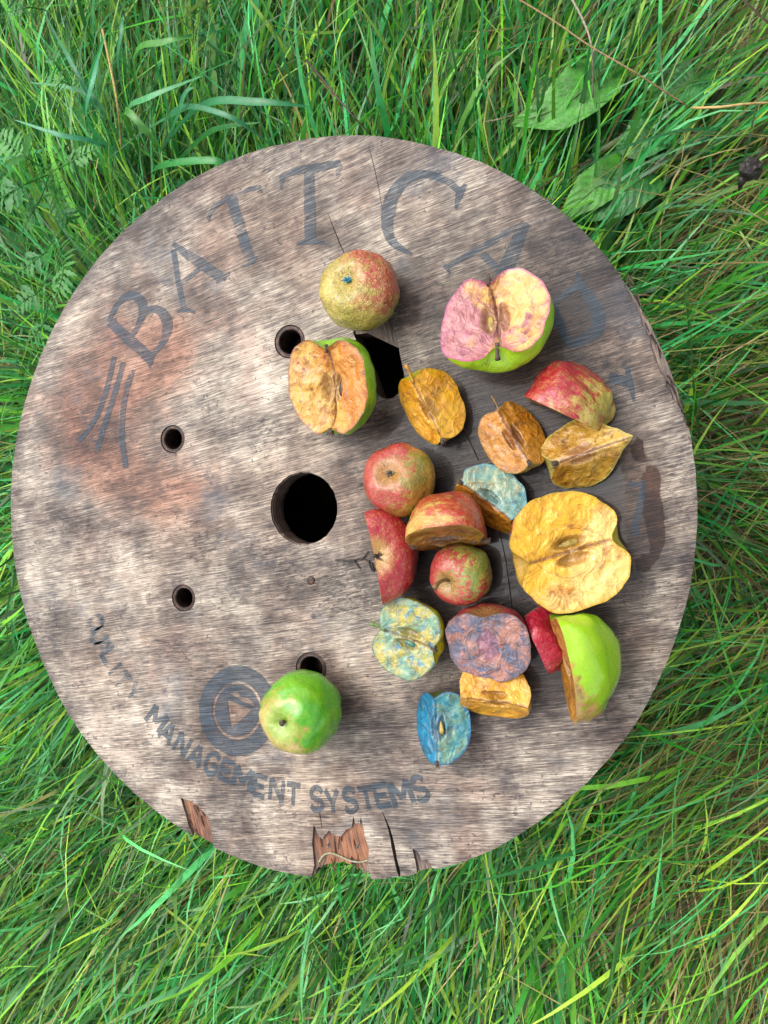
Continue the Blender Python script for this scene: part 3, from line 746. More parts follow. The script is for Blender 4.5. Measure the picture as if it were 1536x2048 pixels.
def L_(c, k=1.0): return lin(c, .76 * k)
GREEN, LIME = L_((112, 176, 24)), L_((158, 208, 30))
CRIM = L_((186, 26, 50), .9); PINK = L_((214, 74, 90), .9)
YEL = L_((208, 186, 84), .9); OLIVE = L_((134, 122, 34), .9)
SK = dict(
 russet=dict(base=L_((156, 142, 36), 1.1), alt=L_((220, 196, 96), 1.1), blush=L_((190, 70, 54), 1.1), cover=.42, bdir=(.6, .3, .3), streak=.25, speck=L_((228, 186, 140)), speck_amt=.6, wrinkle=.9, wscale=10, gloss=.18),
 redgreen=dict(base=L_((140, 126, 36)), alt=L_((200, 164, 70)), blush=L_((186, 44, 56)), cover=0.60, bdir=(-.7, .2, .5), streak=.3, speck=OLIVE, speck_amt=.6, gloss=.2),
 streaky=dict(base=L_((138, 158, 66)), alt=YEL, blush=L_((196, 58, 66)), cover=0.66, bdir=(-.6, -.4, .5), streak=.8, speck=L_((120, 118, 80)), speck_amt=.25, gloss=.2),
 bramley=dict(base=L_((78, 172, 18)), alt=L_((124, 190, 24)), blush=L_((46, 150, 84)), cover=.20, bdir=(.7, -.5, -.4), streak=.1, extra=L_((214, 180, 112)), extra_dir=(-.25, -.25, 1), extra_cut=.66, gloss=.14, wrinkle=.3, wscale=5, bruise=.3),
 bumpy_green=dict(base=GREEN, alt=LIME, blush=L_((96, 150, 30)), cover=.1, streak=.2, wrinkle=.6, wscale=11),
 lime=dict(base=LIME, alt=L_((176, 216, 40)), blush=L_((120, 190, 40)), cover=.1, streak=.2, wrinkle=.4, wscale=9),
 red=dict(base=L_((190, 170, 80)), alt=YEL, blush=CRIM, cover=.74, bdir=(0, 0, 1), streak=.5, gloss=.18),
 redgold=dict(base=L_((204, 160, 84)), alt=YEL, blush=L_((190, 50, 44)), cover=0.72, bdir=(-.3, .3, .6), streak=.5, speck=L_((214, 156, 96)), speck_amt=.35, gloss=.18),
 crimson=dict(base=L_((190, 120, 80)), alt=L_((222, 120, 120)), blush=L_((192, 16, 52)), cover=0.90, streak=.3, gloss=.18),
 limered=dict(base=L_((152, 206, 22)), alt=L_((170, 212, 40)), blush=L_((206, 132, 92)), cover=.40, bdir=(1, 0, -.7), streak=.5, extra=L_((204, 142, 96)), extra_dir=(1, 0, -.55), extra_cut=0.0, gloss=.16, wrinkle=.12),
 darkred=dict(base=L_((110, 116, 50)), alt=L_((150, 120, 60)), blush=L_((150, 38, 52)), cover=0.62, bdir=(0, 0, 1), streak=.7),
 yellowgreen=dict(base=L_((150, 172, 20)), alt=L_((206, 182, 24)), blush=L_((110, 140, 30)), cover=.15, streak=.3),
 darkgreen=dict(base=L_((62, 84, 24)), alt=L_((92, 96, 30)), blush=L_((40, 70, 60)), cover=.3, streak=.3),
 paleyellow=dict(base=L_((188, 178, 92)), alt=L_((168, 160, 70)), blush=L_((150, 130, 60)), cover=.2, streak=.3),
 bigred=dict(base=L_((170, 168, 40)), alt=L_((206, 180, 60)), blush=L_((176, 64, 62)), cover=0.56, bdir=(0, .5, .9), streak=.5),
 amber=dict(base=L_((186, 140, 34)), alt=L_((206, 160, 40)), blush=L_((150, 110, 30)), cover=.2, streak=.2))
def L_(c, k=1.0): return lin(c, .70 * k)
FL = dict(
 orange=dict(cols=[L_((226, 138, 14), .9), L_((238, 178, 62), .9), L_((246, 198, 98), .9), L_((196, 104, 20), .9)], rim=L_((150, 84, 40)), core=L_((236, 190, 110)), specks=.75, spot=L_((156, 76, 48)), gdir=(0, -1, 0), wr=.9),
 gold=dict(cols=[L_((226, 152, 14), 1.1), L_((240, 180, 34), 1.1), L_((226, 168, 62), 1.1), L_((250, 196, 44), 1.1)], rim=L_((200, 150, 24)), core=L_((206, 150, 40)), specks=.3),
 pink=dict(cols=[L_((206, 134, 136)), L_((244, 190, 104)), L_((186, 98, 136)), L_((246, 206, 124))], rim=L_((186, 70, 124)), core=L_((196, 140, 120)), specks=.25, wr=.9, gdir=(0, -1, 0)),
 brown=dict(cols=[L_((160, 102, 28)), L_((186, 128, 40)), L_((132, 84, 28)), L_((198, 158, 84))], rim=L_((196, 150, 70)), core=L_((110, 74, 30)), specks=.6),
 amber=dict(cols=[L_((214, 138, 26)), L_((196, 134, 44)), L_((168, 112, 36)), L_((226, 160, 50))], rim=L_((170, 120, 40)), core=L_((170, 100, 40)), specks=.6),
 tan=dict(cols=[L_((190, 134, 30)), L_((216, 172, 72)), L_((140, 90, 24)), L_((222, 188, 104))], rim=L_((196, 184, 96)), core=L_((186, 130, 84)), specks=.7),
 teal=dict(cols=[L_((126, 178, 166)), L_((184, 194, 150)), L_((86, 156, 168)), L_((220, 210, 156))], rim=L_((80, 160, 178)), core=L_((110, 170, 170)), specks=.2),
 yellow=dict(cols=[L_((246, 182, 30), 1.12), L_((252, 208, 116), 1.12), L_((240, 166, 14), 1.12), L_((252, 218, 140), 1.12)], rim=L_((216, 172, 30)), core=L_((222, 164, 70)), specks=.8, gdir=(0, -.8, -.6)),
 tealgold=dict(cols=[L_((120, 170, 140)), L_((204, 186, 76)), L_((60, 140, 176)), L_((214, 190, 90))], rim=L_((70, 110, 90)), core=L_((190, 180, 90)), specks=.4, sc=1.5),
 purple=dict(cols=[L_((104, 106, 126)), L_((196, 138, 120)), L_((64, 106, 150)), L_((214, 160, 96))], rim=L_((110, 84, 80)), core=L_((170, 110, 140)), specks=.4, sc=1.25, wr=.9, chamber=.3, axline=.2),
 blue=dict(cols=[L_((0, 120, 160)), L_((4, 140, 180)), L_((4, 86, 124)), L_((60, 116, 110))], rim=L_((6, 80, 120)), core=L_((16, 124, 164)), specks=.2, wr=.8),
 bluegold=dict(cols=[L_((58, 150, 160)), L_((120, 166, 140)), L_((6, 118, 160)), L_((196, 162, 80))], rim=L_((24, 104, 160)), core=L_((24, 130, 176)), specks=.3, sc=1.3))
PIECES = [
 dict(id='whole_russet', W=360, asp=.90, dt=.20, db=.20, wb=.24, seed=1, lump=.07, skin='russet', top='calyx_blue', label='whole russet apple with bright blue calyx, resting over the slot'),
 dict(id='half_orange', W=180, asp=1.10, dt=.26, db=.2, seed=2, skin='bumpy_green', flesh='orange', crease=.22, lump=.10, wrk=.03, seeds=[(.15, 1, M_SEED)], cal=1, stem=(.06, .035, M_CALYX), label='green apple half with dried orange cut face and brown spots, beside the slot'),
 dict(id='wedge_gold', W=96, asp=1.02, dt=.22, db=.16, seed=3, skin='yellowgreen', flesh='gold', stem=(.36, .04, M_STEMY), cal=1, cav=(0, 1), label='golden apple wedge with its stalk, next to the slot'),
 dict(id='half_pink', W=180, asp=.97, dt=.24, db=.26, wt=.24, seed=4, skin='lime', flesh='pink', crease=.26, lump=.13, wrk=.025, seeds=[(.14, 1, M_SEEDP)], cal=1, stem=(.20, .042, M_CALYX), label='lime green apple half with shrivelled pink cut face'),
 dict(id='quarter_red', W=100, asp=.90, dt=.26, db=.2, seed=5, skin='red', flesh='brown', lump=.1, wrk=.05, calt=1, label='crumpled red apple quarter with rotten brown cut side'),
 dict(id='wedge_amber', W=106, asp=1.0, dt=.22, db=.18, seed=6, skin='red', flesh='amber', stem=(.40, .012, M_STEMY), cal=1, label='amber brown apple wedge with a thin pale stalk'),
 dict(id='quarter_tan', W=98, asp=.9, dt=.34, db=0.0, pt=.75, seed=7, skin='paleyellow', flesh='tan', lump=.12, calt=1, cav=(0, 0), label='tan rotten apple quarter with a pointed tip'),
 dict(id='whole_red', W=360, asp=.92, dt=.22, db=.2, seed=8, lump=.07, skin='redgreen', top='calyx_grey', label='whole red and olive apple with grey calyx'),
 dict(id='half_redgold', W=165, asp=.78, dt=.2, db=.2, seed=9, skin='redgold', flesh='brown', stem=(.22, .05, M_CALYX), cal=1, label='red apple half tipped up to show its brown cut side'),
 dict(id='wedge_teal', W=100, asp=.98, dt=.2, db=.2, seed=10, skin='red', flesh='amber', flesh2='teal', cal=1, cav=(0, 1), label='pale teal mouldy apple wedge'),
 dict(id='half_yellow', W=180, asp=1.06, dt=.30, db=.34, wt=.22, crease=.06, seed=11, skin='bigred', flesh='yellow', lump=.07, seeds=[(.14, 1, M_SEEDP)], label='large yellow apple half, biggest of the cut fruit'),
 dict(id='half_crimson', W=184, asp=.86, dt=.24, db=.2, seed=12, lump=.12, skin='red', flesh='brown', calt=1, label='red and yellow apple half standing on end, calyx upward'),
 dict(id='whole_small', W=360, asp=.92, dt=.26, db=.2, seed=13, skin='streaky', top='stem', lump=.05, label='small whole red streaked apple with a stubby stalk'),
 dict(id='half_teal', W=180, asp=.95, dt=.22, db=.24, seed=14, skin='yellowgreen', flesh='tealgold', seeds=[(.14, -1, M_SEEDT)], cal=1, stem=(.30, .055, M_STEMG), label='apple half with teal and yellow cut face and green stalk'),
 dict(id='half_purple', W=180, asp=.9, dt=.20, db=.04, wt=.34, seed=15, skin='darkred', flesh='purple', carp=.03, dish=.02, groove=.01, fw=.05, seeds=[(.12, -1, M_SEED)], label='dark red apple half with wrinkled purple grey cut face'),
 dict(id='wedge_crimson', W=95, asp=1.0, dt=.2, db=.2, seed=16, skin='crimson', flesh='amber', lump=.14, wrk=.05, label='crimson apple wedge lying skin side up'),
 dict(id='half_lime', W=170, asp=.98, dt=.12, db=.12, seed=17, skin='limered', flesh='brown', lump=.08, dish=.12, label='bright lime apple half lying skin side up near the rim'),
 dict(id='wedge_orange', W=95, asp=.9, dt=.12, db=.12, seed=18, skin='amber', flesh='gold', fw=.06, label='golden orange apple wedge under the purple half'),
 dict(id='quarter_blue', W=115, asp=1.05, dt=.22, db=.08, seed=19, skin='darkgreen', flesh='bluegold', flesh2='blue', seeds=[(.1, 1, M_SEEDP)], cal=1, label='bright blue dyed apple quarter'),
 dict(id='whole_green', W=360, asp=.96, dt=.22, db=.2, wt=.22, seed=20, lump=.06, skin='bramley', top='stub', label='whole bright green apple with tan stalk end, beside the round emblem'),
]
# resting place on the board, size and turn (quaternion w x y z) of each fruit
POSE = {
 'whole_russet': ((0.0701, 0.1934, 0.031, 0.0347), (0.9953, -0.0764, -0.0463, 0.0371)),
 'half_orange': ((0.0443, 0.1076, 0.046, 0.0418), (0.4633, -0.3938, -0.5111, -0.6075)),
 'wedge_gold': ((0.1318, 0.0871, 0.0364, 0.0354), (0.6305, -0.306, -0.5535, -0.4499)),
 'half_pink': ((0.1916, 0.1609, 0.0482, 0.0447), (0.495, 0.4412, -0.381, 0.6444)),
 'quarter_red': ((0.2445, 0.0798, 0.0083, 0.0435), (0.1355, 0.5726, -0.4506, -0.6713)),
 'wedge_amber': ((0.2057, 0.063, 0.0342, 0.0329), (0.6091, -0.4346, -0.6119, -0.2563)),
 'quarter_tan': ((0.2604, 0.0453, 0.0366, 0.0369), (0.6723, 0.1526, -0.7205, 0.075)),
 'whole_red': ((0.1071, 0.0257, 0.0304, 0.0316), (0.9894, -0.1317, -0.0369, 0.0483)),
 'half_redgold': ((0.1531, -0.0288, 0.0466, 0.0457), (0.4245, -0.615, 0.4394, -0.4986)),
 'wedge_teal': ((0.1835, 0.0078, 0.0351, 0.034), (0.1317, 0.6498, -0.3088, 0.682)),
 'half_yellow': ((0.2557, -0.0313, 0.0476, 0.0464), (0.803, 0.0782, -0.5761, 0.1313)),
 'half_crimson': ((0.085, -0.0415, 0.0347, 0.0393), (0.1066, -0.1712, -0.0401, -0.9786)),
 'whole_small': ((0.1605, -0.0542, 0.0248, 0.0267), (0.967, 0.1776, -0.1671, -0.0732)),
 'half_teal': ((0.1144, -0.111, 0.0359, 0.0349), (0.6673, -0.0715, -0.7311, -0.123)),
 'half_purple': ((0.1856, -0.1124, 0.0366, 0.0367), (0.5668, -0.392, -0.4442, -0.5725)),
 'wedge_crimson': ((0.2219, -0.1132, 0.007, 0.0288), (0.0722, -0.3333, 0.6146, 0.7113)),
 'half_lime': ((0.2466, -0.1254, 0.0469, 0.046), (0.1535, -0.0118, -0.7501, -0.6432)),
 'wedge_orange': ((0.1902, -0.1605, 0.0361, 0.0365), (0.7224, 0.0552, -0.6786, -0.1207)),
 'quarter_blue': ((0.1389, -0.1872, 0.0316, 0.0308), (0.4594, -0.4516, -0.5642, -0.5164)),
 'whole_green': ((0.0148, -0.1823, 0.0349, 0.0364), (0.9926, 0.0693, -0.084, -0.0534)),
}
#POSE_END

_sm, _fm = {}, {}
def get_skin(k):
    if k not in _sm: _sm[k] = skin_material('skin_' + k, **SK[k])
    return _sm[k]
def get_flesh(k):
    if k not in _fm: _fm[k] = flesh_material('flesh_' + k, **FL[k])
    return _fm[k]
def build_fruit(sp):
    ps = POSE[sp['id']]
    x, y, zc, sc = ps[0]; Rm = np.array(Quaternion(ps[1]).to_matrix())
    whole = sp['W'] >= 360
    nm = 'apple' if whole else ('apple_half' if sp['W'] > 150 else 'apple_quarter')
    E = tag(empty(nm, (x, y, H)), sp['label'], 'apple', None)
    off = np.array([0, 0, zc])
    def put(name, V, Fc, m, D=None, FC=None, smooth=True, parent=None):
        V = np.asarray([tuple(v) for v in V]) * sc @ Rm.T + off
        at_ = {}
        if D is not None: at_['dir'] = D
        if FC is not None: at_['fc'] = FC
        me = mesh(name, V, Fc, m, smooth, None, at_)
        if name in ('skin', 'cut_face'):
            bm = bmesh.new(); bm.from_mesh(me); bmesh.ops.remove_doubles(bm, verts=bm.verts, dist=1e-6); bm.to_mesh(me); bm.free()
            me.polygons.foreach_set('use_smooth', [True] * len(me.polygons))
        return link(name, me, parent or E)
    P = piece(sp)
    put('skin', *P['skin'][:2], get_skin(sp['skin']), P['skin'][2])
    cf = None
    if 'cut_face' in P: cf = put('cut_face', P['cut_face'][0], P['cut_face'][1], get_flesh(sp['flesh']), P['cut_face'][2], P['cut_face'][3])
    if 'cut_face_2' in P: put('cut_face', P['cut_face_2'][0], P['cut_face_2'][1], get_flesh(sp.get('flesh2', sp['flesh'])), P['cut_face_2'][2], P['cut_face_2'][3])
    rnd = random.Random(sp['seed'])
    u, v = prof(np.array([0.0, math.pi]), sp); zt, zb = float(v[0]), float(v[1])
    xo = 0 if whole else -.05
    def stem(L, r, m, bend=.15, lean=(0, 0)):
        pts = [(xo + lean[0] * L * k / 6 + bend * L * (k / 6) ** 2 * .6, lean[1] * L * k / 6 + bend * L * math.sin(k / 6 * 2), zt - .12 + (L + .12) * k / 6) for k in range(7)]
        V, Fc = tube(pts, [r * 1.1, r, r * .85, r * .8, r * .85, r * 1.05, r * 1.35])
        put('stem', V, Fc, m)
    tp = sp.get('top')
    if tp == 'calyx_blue': put('calyx', *calyx_geo(zt, 1, rnd, .12), M_CALYXB)
    if tp == 'calyx_grey': put('calyx', *calyx_geo(zt, 1, rnd, .13), M_CALYXG)
    if tp == 'stem': stem(.74, .07, M_STEM, .4, (-.35, -.25))
    if tp == 'stub': stem(.14, .06, M_CALYX)
    if sp.get('stem'): stem(*sp['stem'])
    if sp.get('calt'):
        V, Fc = calyx_geo(zt, 1, rnd, .11); put('calyx', [(a[0] - .06, a[1], a[2]) for a in V], Fc, M_CALYX)
    if sp.get('cal'):
        V, Fc = calyx_geo(zb, -1, rnd, .09); put('calyx', [(a[0] - .04, a[1], a[2]) for a in V], Fc, M_CALYX)
    for (su, side, m) in sp.get('seeds', []):
        V, Fc = seed_geo((-.19 - sp.get('crease', 0) * .62, su * side, -.02), .19, .07, rnd.uniform(-.1, .1)); put('seed', V, Fc, m, parent=None)
    return E
#FRUIT_START
for sp in PIECES: build_fruit(sp)

# ------------------------------------------------------------------ debris on the board
M_TWIG = plain('dark_twig', lin((40, 32, 30)), .5)
def path_obj(name, pts, r0, r1, m, parent=None, n=7):
    P, w = catmull(pts, [1] * len(pts), 5)
    k = len(P); V, Fc = tube([tuple(p) for p in P], [r0 + (r1 - r0) * i / (k - 1) for i in range(k)], n)
    return link(name, mesh(name, V, Fc, m), parent)
def on_board(l, z=.0012): return [at(x, y) + (H + z + .0006 * (i % 2),) for i, (x, y) in enumerate(l)]
tw = empty('dead_sprig', at(715, 1122) + (H,)); tag(tw, 'tiny black forked sprig lying beside the red apple half', 'twig')
for i, l in enumerate([[(672, 1120), (700, 1121), (722, 1118), (742, 1122)], [(708, 1121), (716, 1130), (722, 1138)], [(725, 1119), (732, 1110), (738, 1102)], [(738, 1122), (742, 1134), (748, 1143)], [(744, 1126), (747, 1134), (750, 1141)]]):
    o = path_obj('branchlet', on_board(l), .0009, .0005, M_TWIG)
    M = Matrix.Translation(-Vector(tw.location)); o.data.transform(M); o.parent = tw
M_STALK = plain('pale_stalk', lin((150, 150, 120)), .5)
o = path_obj('grass_stalk', [at(x, y, H - .004) + (H - .0015,) for x, y in [(640, 1722), (650, 1708), (664, 1704), (684, 1711), (702, 1719), (722, 1722), (738, 1718)]], .0011, .0008, M_STALK)
tag(o, 'pale bent grass stalk lying in the torn edge of the board', 'stalk')

# ------------------------------------------------------------------ meadow grass
def leaf_material(name, attr=True, col=None, trans=0.22, rough=.42):
    N = NB(name)
    c = N.attr('col', 'Color') if attr else col
    P = N.obj()
    v = N.noise(P, 120, 2, .6)
    c2 = N.mix(N.step(v, .35, .7), c, N.mix(1.0, c, (.72, .78, .66, 1), 'MULTIPLY'))
    N.set(Base_Color=c2, Roughness=rough)
    tr = N.n('ShaderNodeBsdfTranslucent'); N.put(tr.inputs[0], N.mix(1.0, c2, (1.0, 1.1, .7, 1), 'MULTIPLY'))
    mx = N.n('ShaderNodeMixShader'); mx.inputs[0].default_value = trans
    N.t.links.new(N.b.outputs[0], mx.inputs[1]); N.t.links.new(tr.outputs[0], mx.inputs[2]); N.t.links.new(mx.outputs[0], N.out.inputs[0])
    return N.m
M_GRASS = leaf_material('grass_blade', rough=.33)
def fast_mesh(name, V, Q, mat, col):
    me = bpy.data.meshes.new(name)
    me.vertices.add(len(V)); me.vertices.foreach_set('co', V.astype(np.float32).ravel())
    me.loops.add(Q.size); me.loops.foreach_set('vertex_index', Q.astype(np.int32).ravel())
    me.polygons.add(len(Q)); me.polygons.foreach_set('loop_start', np.arange(0, Q.size, 4, dtype=np.int32))
    me.polygons.foreach_set('use_smooth', np.ones(len(Q), bool))
    me.materials.append(mat)
    a = me.attributes.new('col', 'FLOAT_COLOR', 'POINT'); a.data.foreach_set('color', col.astype(np.float32).ravel())
    me.update(); me.validate()
    return me
def vnoise(x, y, f, seed):
    r = np.random.default_rng(seed); o = np.zeros_like(x)
    for k in range(6):
        a = r.uniform(0, 6.28); q = f * r.uniform(.6, 1.5)
        o += np.sin(q * (x * math.cos(a) + y * math.sin(a)) + r.uniform(0, 6.28))
    return o / 6
def srgb(*c): return np.array(lin(c)[:3])
PAL = np.array([srgb(40, 124, 34), srgb(70, 160, 40), srgb(108, 182, 52), srgb(40, 140, 66), srgb(78, 178, 106), srgb(142, 186, 62), srgb(46, 100, 38)])
STRAW = 1.0 * np.array([srgb(176, 156, 96), srgb(142, 116, 70), srgb(110, 88, 58), srgb(160, 160, 84), srgb(196, 176, 112), srgb(96, 76, 60)])
def blades(bx, by, az, L, wd, e0, e1, col, curl, zbase=0.0, zmax=.32, seg=6, twist=None):
    n = len(bx)
    k = np.arange(seg + 1) / seg
    el = e0[:, None] + (e1 - e0)[:, None] * k[None, :] ** 1.2
    aa = az[:, None] + curl[:, None] * k[None, :] ** 1.5
    dl = (L / seg)[:, None]
    dx, dy, dz = np.cos(el) * np.cos(aa) * dl, np.cos(el) * np.sin(aa) * dl, np.sin(el) * dl
    X = np.concatenate([bx[:, None], bx[:, None] + np.cumsum(dx, 1)[:, :-1]], 1)
    Y = np.concatenate([by[:, None], by[:, None] + np.cumsum(dy, 1)[:, :-1]], 1)
    Z = np.concatenate([np.zeros((n, 1)), np.cumsum(dz, 1)[:, :-1]], 1) + (zbase[:, None] if isinstance(zbase, np.ndarray) else zbase)
    Z = np.maximum(Z, .006 + .004 * RNG.random((n, 1)))
    Z = zmax - np.log1p(np.exp((zmax - Z) / .02)) * .02 if False else np.minimum(Z, zmax - .02 * RNG.random((n, 1)))
    prof_ = np.array([.55, .9, 1, .95, .8, .5, .06]) if seg == 6 else np.interp(k, [0, .15, .4, .7, 1], [.55, .95, 1, .75, .05])
    tw = (RNG.uniform(-.9, .9, n) if twist is None else twist)[:, None] * (0.4 + .8 * k[None, :])
    hx, hy = -np.sin(aa), np.cos(aa)
    w = wd[:, None] * prof_[None, :] / 2
    ox, oy, oz = hx * w * np.cos(tw), hy * w * np.cos(tw), w * np.sin(tw)
    # raise the edges a little: a shallow V would need a third row, the twist gives enough relief here
    V = np.stack([np.stack([X - ox, Y - oy, Z - oz], -1), np.stack([X + ox, Y + oy, Z + oz], -1)], 2)     # n,seg+1,2,3
    base = (np.arange(n) * (seg + 1) * 2)[:, None]; i = np.arange(seg)[None, :] * 2
    q = base + i
    Q = np.stack([q, q + 1, q + 3, q + 2], -1).reshape(-1, 4)
    C = np.ones((n, seg + 1, 2, 4))
    tip = np.clip((k - .75) / .25, 0, 1)[None, :, None]
    sh = (1.0 + .0 * k)[None, :, None]
    C[..., :3] = (col[:, None, :] * sh * (1 - .25 * tip) + np.array([.20, .16, .05]) * .25 * tip)[:, :, None, :]
    return V.reshape(-1, 3), Q, C.reshape(-1, 4), (X, Y, Z)
FLOW = [(at(a, b, .1), math.radians(c)) for a, b, c in [(1450, 1000, -8), (1480, 700, 22), (1450, 300, 38), (1300, 100, 50), (900, 120, 66), (500, 120, 70), (250, 150, 75), (60, 300, 120), (10, 900, 195), (60, 1550, 225), (250, 1750, 230), (500, 1900, 240), (760, 1900, 262), (1000, 1900, 252), (1250, 1800, 252), (1450, 1800, 246), (1480, 1400, 222), (1450, 1200, 196)]]
def field_az(x, y):
    """the way the wet grass has been laid over by wind and feet"""
    c, s_ = np.zeros_like(x), np.zeros_like(x)
    for (px_, py_), a in FLOW:
        w = 1 / ((x - px_) ** 2 + (y - py_) ** 2 + .01) ** 1.6
        c += w * math.cos(a); s_ += w * math.sin(a)
    return np.arctan2(s_, c) + vnoise(x, y, 5.0, 5) * .55 + vnoise(x, y, 14, 6) * .45
def sow(n_tuft, x0, x1, y0, y1, per, lmul, wmul, straw_mul=1.0, flat=1.0):
    tx, ty = RNG.uniform(x0, x1, n_tuft), RNG.uniform(y0, y1, n_tuft)
    k = np.hypot(tx, ty) > .30; tx, ty = tx[k], ty[k]
    m = RNG.integers(max(1, per - 3), per + 4, len(tx)); idx = np.repeat(np.arange(len(tx)), m); n = len(idx)
    spread = .018
    bx = tx[idx] + RNG.normal(0, spread, n); by = ty[idx] + RNG.normal(0, spread, n)
    az = field_az(tx, ty)[idx] + RNG.normal(0, .28, len(tx))[idx] + RNG.normal(0, .30, n)
    flip = RNG.random(n) < .16; az = az + flip * math.pi
    sf = np.clip(.13 + .55 * np.clip((bx - .20) / .22, 0, 1) + .10 * vnoise(bx, by, 7, 9) + .14 * np.clip((-by - .35) / .4, 0, 1) * np.clip((bx + .1) / .4, 0, 1), .02, .7) * straw_mul
    straw = RNG.random(n) < sf
    hf = .8 + .35 * vnoise(bx, by, 6, 3)
    L = RNG.uniform(.12, .30, n) * lmul * hf; wd = RNG.uniform(.0018, .0060, n) * wmul * (1 - .35 * np.clip((bx - .2) / .25, 0, 1))
    wide = RNG.random(n) < .11; wd = np.where(wide, wd * 1.75, wd); L = np.where(wide, L * 1.15, L)
    e0 = RNG.uniform(.15, 1.1, n); e1 = e0 - RNG.uniform(.4, 1.5, n)
    e0 = np.where(straw, e0 * .8, e0); wd = np.where(straw, wd * .6, wd)
    tc = RNG.integers(0, len(PAL), len(tx))
    ci = np.where(RNG.random(n) < .5, tc[idx], RNG.integers(0, len(PAL), n))
    col = 1.0 * PAL[ci] * ((.5 + 1.25 * RNG.random(n) ** 1.6) * (1 + .25 * vnoise(bx, by, 9, 31)))[:, None]
    warm = np.clip(.55 + .7 * vnoise(bx, by, 4, 21) - .6 * (by > .2) + .4 * (by < -.3), 0, 1)[:, None]
    col = col * (1 + warm * np.array([.30, .06, -.05]))
    col = np.where(straw[:, None], STRAW[RNG.integers(0, len(STRAW), n)] * RNG.uniform(.6, 1.15, n)[:, None], col)
    e0, e1 = e0 * flat, e1 * flat
    return blades(bx, by, az, L, wd, e0, e1, col, RNG.normal(0, .5, n), zmax=.30)
parts_ = [sow(4600, -1.15, .90, -1.2, 1.2, 7, 1.0, 1.0, 1.3), sow(4600, -1.15, .90, -1.2, 1.2, 7, 1.25, 1.0, .55), sow(3400, -1.15, .90, -1.2, 1.2, 6, .9, .42, 2.0), sow(4200, -1.15, .90, -1.2, 1.2, 6, 1.15, .55, 1.0), sow(3800, -1.15, .90, -1.2, 1.2, 7, .9, 1.15, 1.6, .4)]
def join(ps):
    Vs, Qs, Cs, o = [], [], [], 0
    for V, Q, C, _ in ps: Vs.append(V); Qs.append(Q + o); Cs.append(C); o += len(V)
    return np.vstack(Vs), np.vstack(Qs), np.vstack(Cs)
gr = link('meadow_grass', fast_mesh('meadow_grass', *(lambda a: (a[0], a[1]))(join(parts_)), M_GRASS, join(parts_)[2]))
tag(gr, 'long wet matted meadow grass around the cable reel', 'grass', None, 'stuff')
far = [sow(5200, -4, 4, -4, 4, 5, 1.3, 2.2)]
fv, fq, fc_ = join(far)
# keep only what lies outside the dense patch
cen = fv.reshape(-1, 14, 3)[:, 0]
kb = ~((cen[:, 0] > -1.15) & (cen[:, 0] < .9) & (np.abs(cen[:, 1]) < 1.2))
nk = int(kb.sum())
fv2 = fv.reshape(-1, 14, 3)[kb].reshape(-1, 3); fc2 = fc_.reshape(-1, 14, 4)[kb].reshape(-1, 4)
q0 = np.stack([np.arange(6) * 2, np.arange(6) * 2 + 1, np.arange(6) * 2 + 3, np.arange(6) * 2 + 2], -1)
fq2 = (np.arange(nk)[:, None, None] * 14 + q0[None]).reshape(-1, 4)
o = link('outer_meadow', fast_mesh('outer_meadow', fv2, fq2, M_GRASS, fc2))
tag(o, 'meadow grass farther away from the cable reel', 'grass', None, 'stuff')

# dew on the upper blades
N = NB('dew'); N.set(Base_Color=(1, 1, 1, 1), Roughness=0.02, Transmission_Weight=1.0, IOR=1.33); M_DEW = N.m
X, Y, Z = (np.concatenate([p[3][i] for p in parts_[:2]]) for i in range(3))
ci = RNG.choice(len(X), 1500, replace=False)
t_ = (1 + 5 ** .5) / 2
ico = np.array([(-1, t_, 0), (1, t_, 0), (-1, -t_, 0), (1, -t_, 0), (0, -1, t_), (0, 1, t_), (0, -1, -t_), (0, 1, -t_), (t_, 0, -1), (t_, 0, 1), (-t_, 0, -1), (-t_, 0, 1)]) / math.hypot(1, t_)
icf = np.array([(0, 11, 5), (0, 5, 1), (0, 1, 7), (0, 7, 10), (0, 10, 11), (1, 5, 9), (5, 11, 4), (11, 10, 2), (10, 7, 6), (7, 1, 8), (3, 9, 4), (3, 4, 2), (3, 2, 6), (3, 6, 8), (3, 8, 9), (4, 9, 5), (2, 4, 11), (6, 2, 10), (8, 6, 7), (9, 8, 1)])
dv, df = [], []
for i in ci:
    for q in range(RNG.integers(3, 9)):
        s_ = RNG.uniform(1.5, 5.5); a = int(s_); f_ = s_ - a
        p = np.array([X[i, a] * (1 - f_) + X[i, a + 1] * f_, Y[i, a] * (1 - f_) + Y[i, a + 1] * f_, Z[i, a] * (1 - f_) + Z[i, a + 1] * f_])
        if p[2] < .05 or math.hypot(p[0], p[1]) < .34: continue
        r_ = RNG.uniform(.0006, .0013)
        df.append(icf + len(dv) * 12); dv.append(ico * r_ + p + np.array([RNG.normal(0, .0006), RNG.normal(0, .0006), r_ * .8]))
me = mesh('dew_drops', np.vstack(dv), np.vstack(df), M_DEW)
tag(link('dew_drops', me), 'small dew drops beading on the grass blades', 'dew', None, 'stuff')

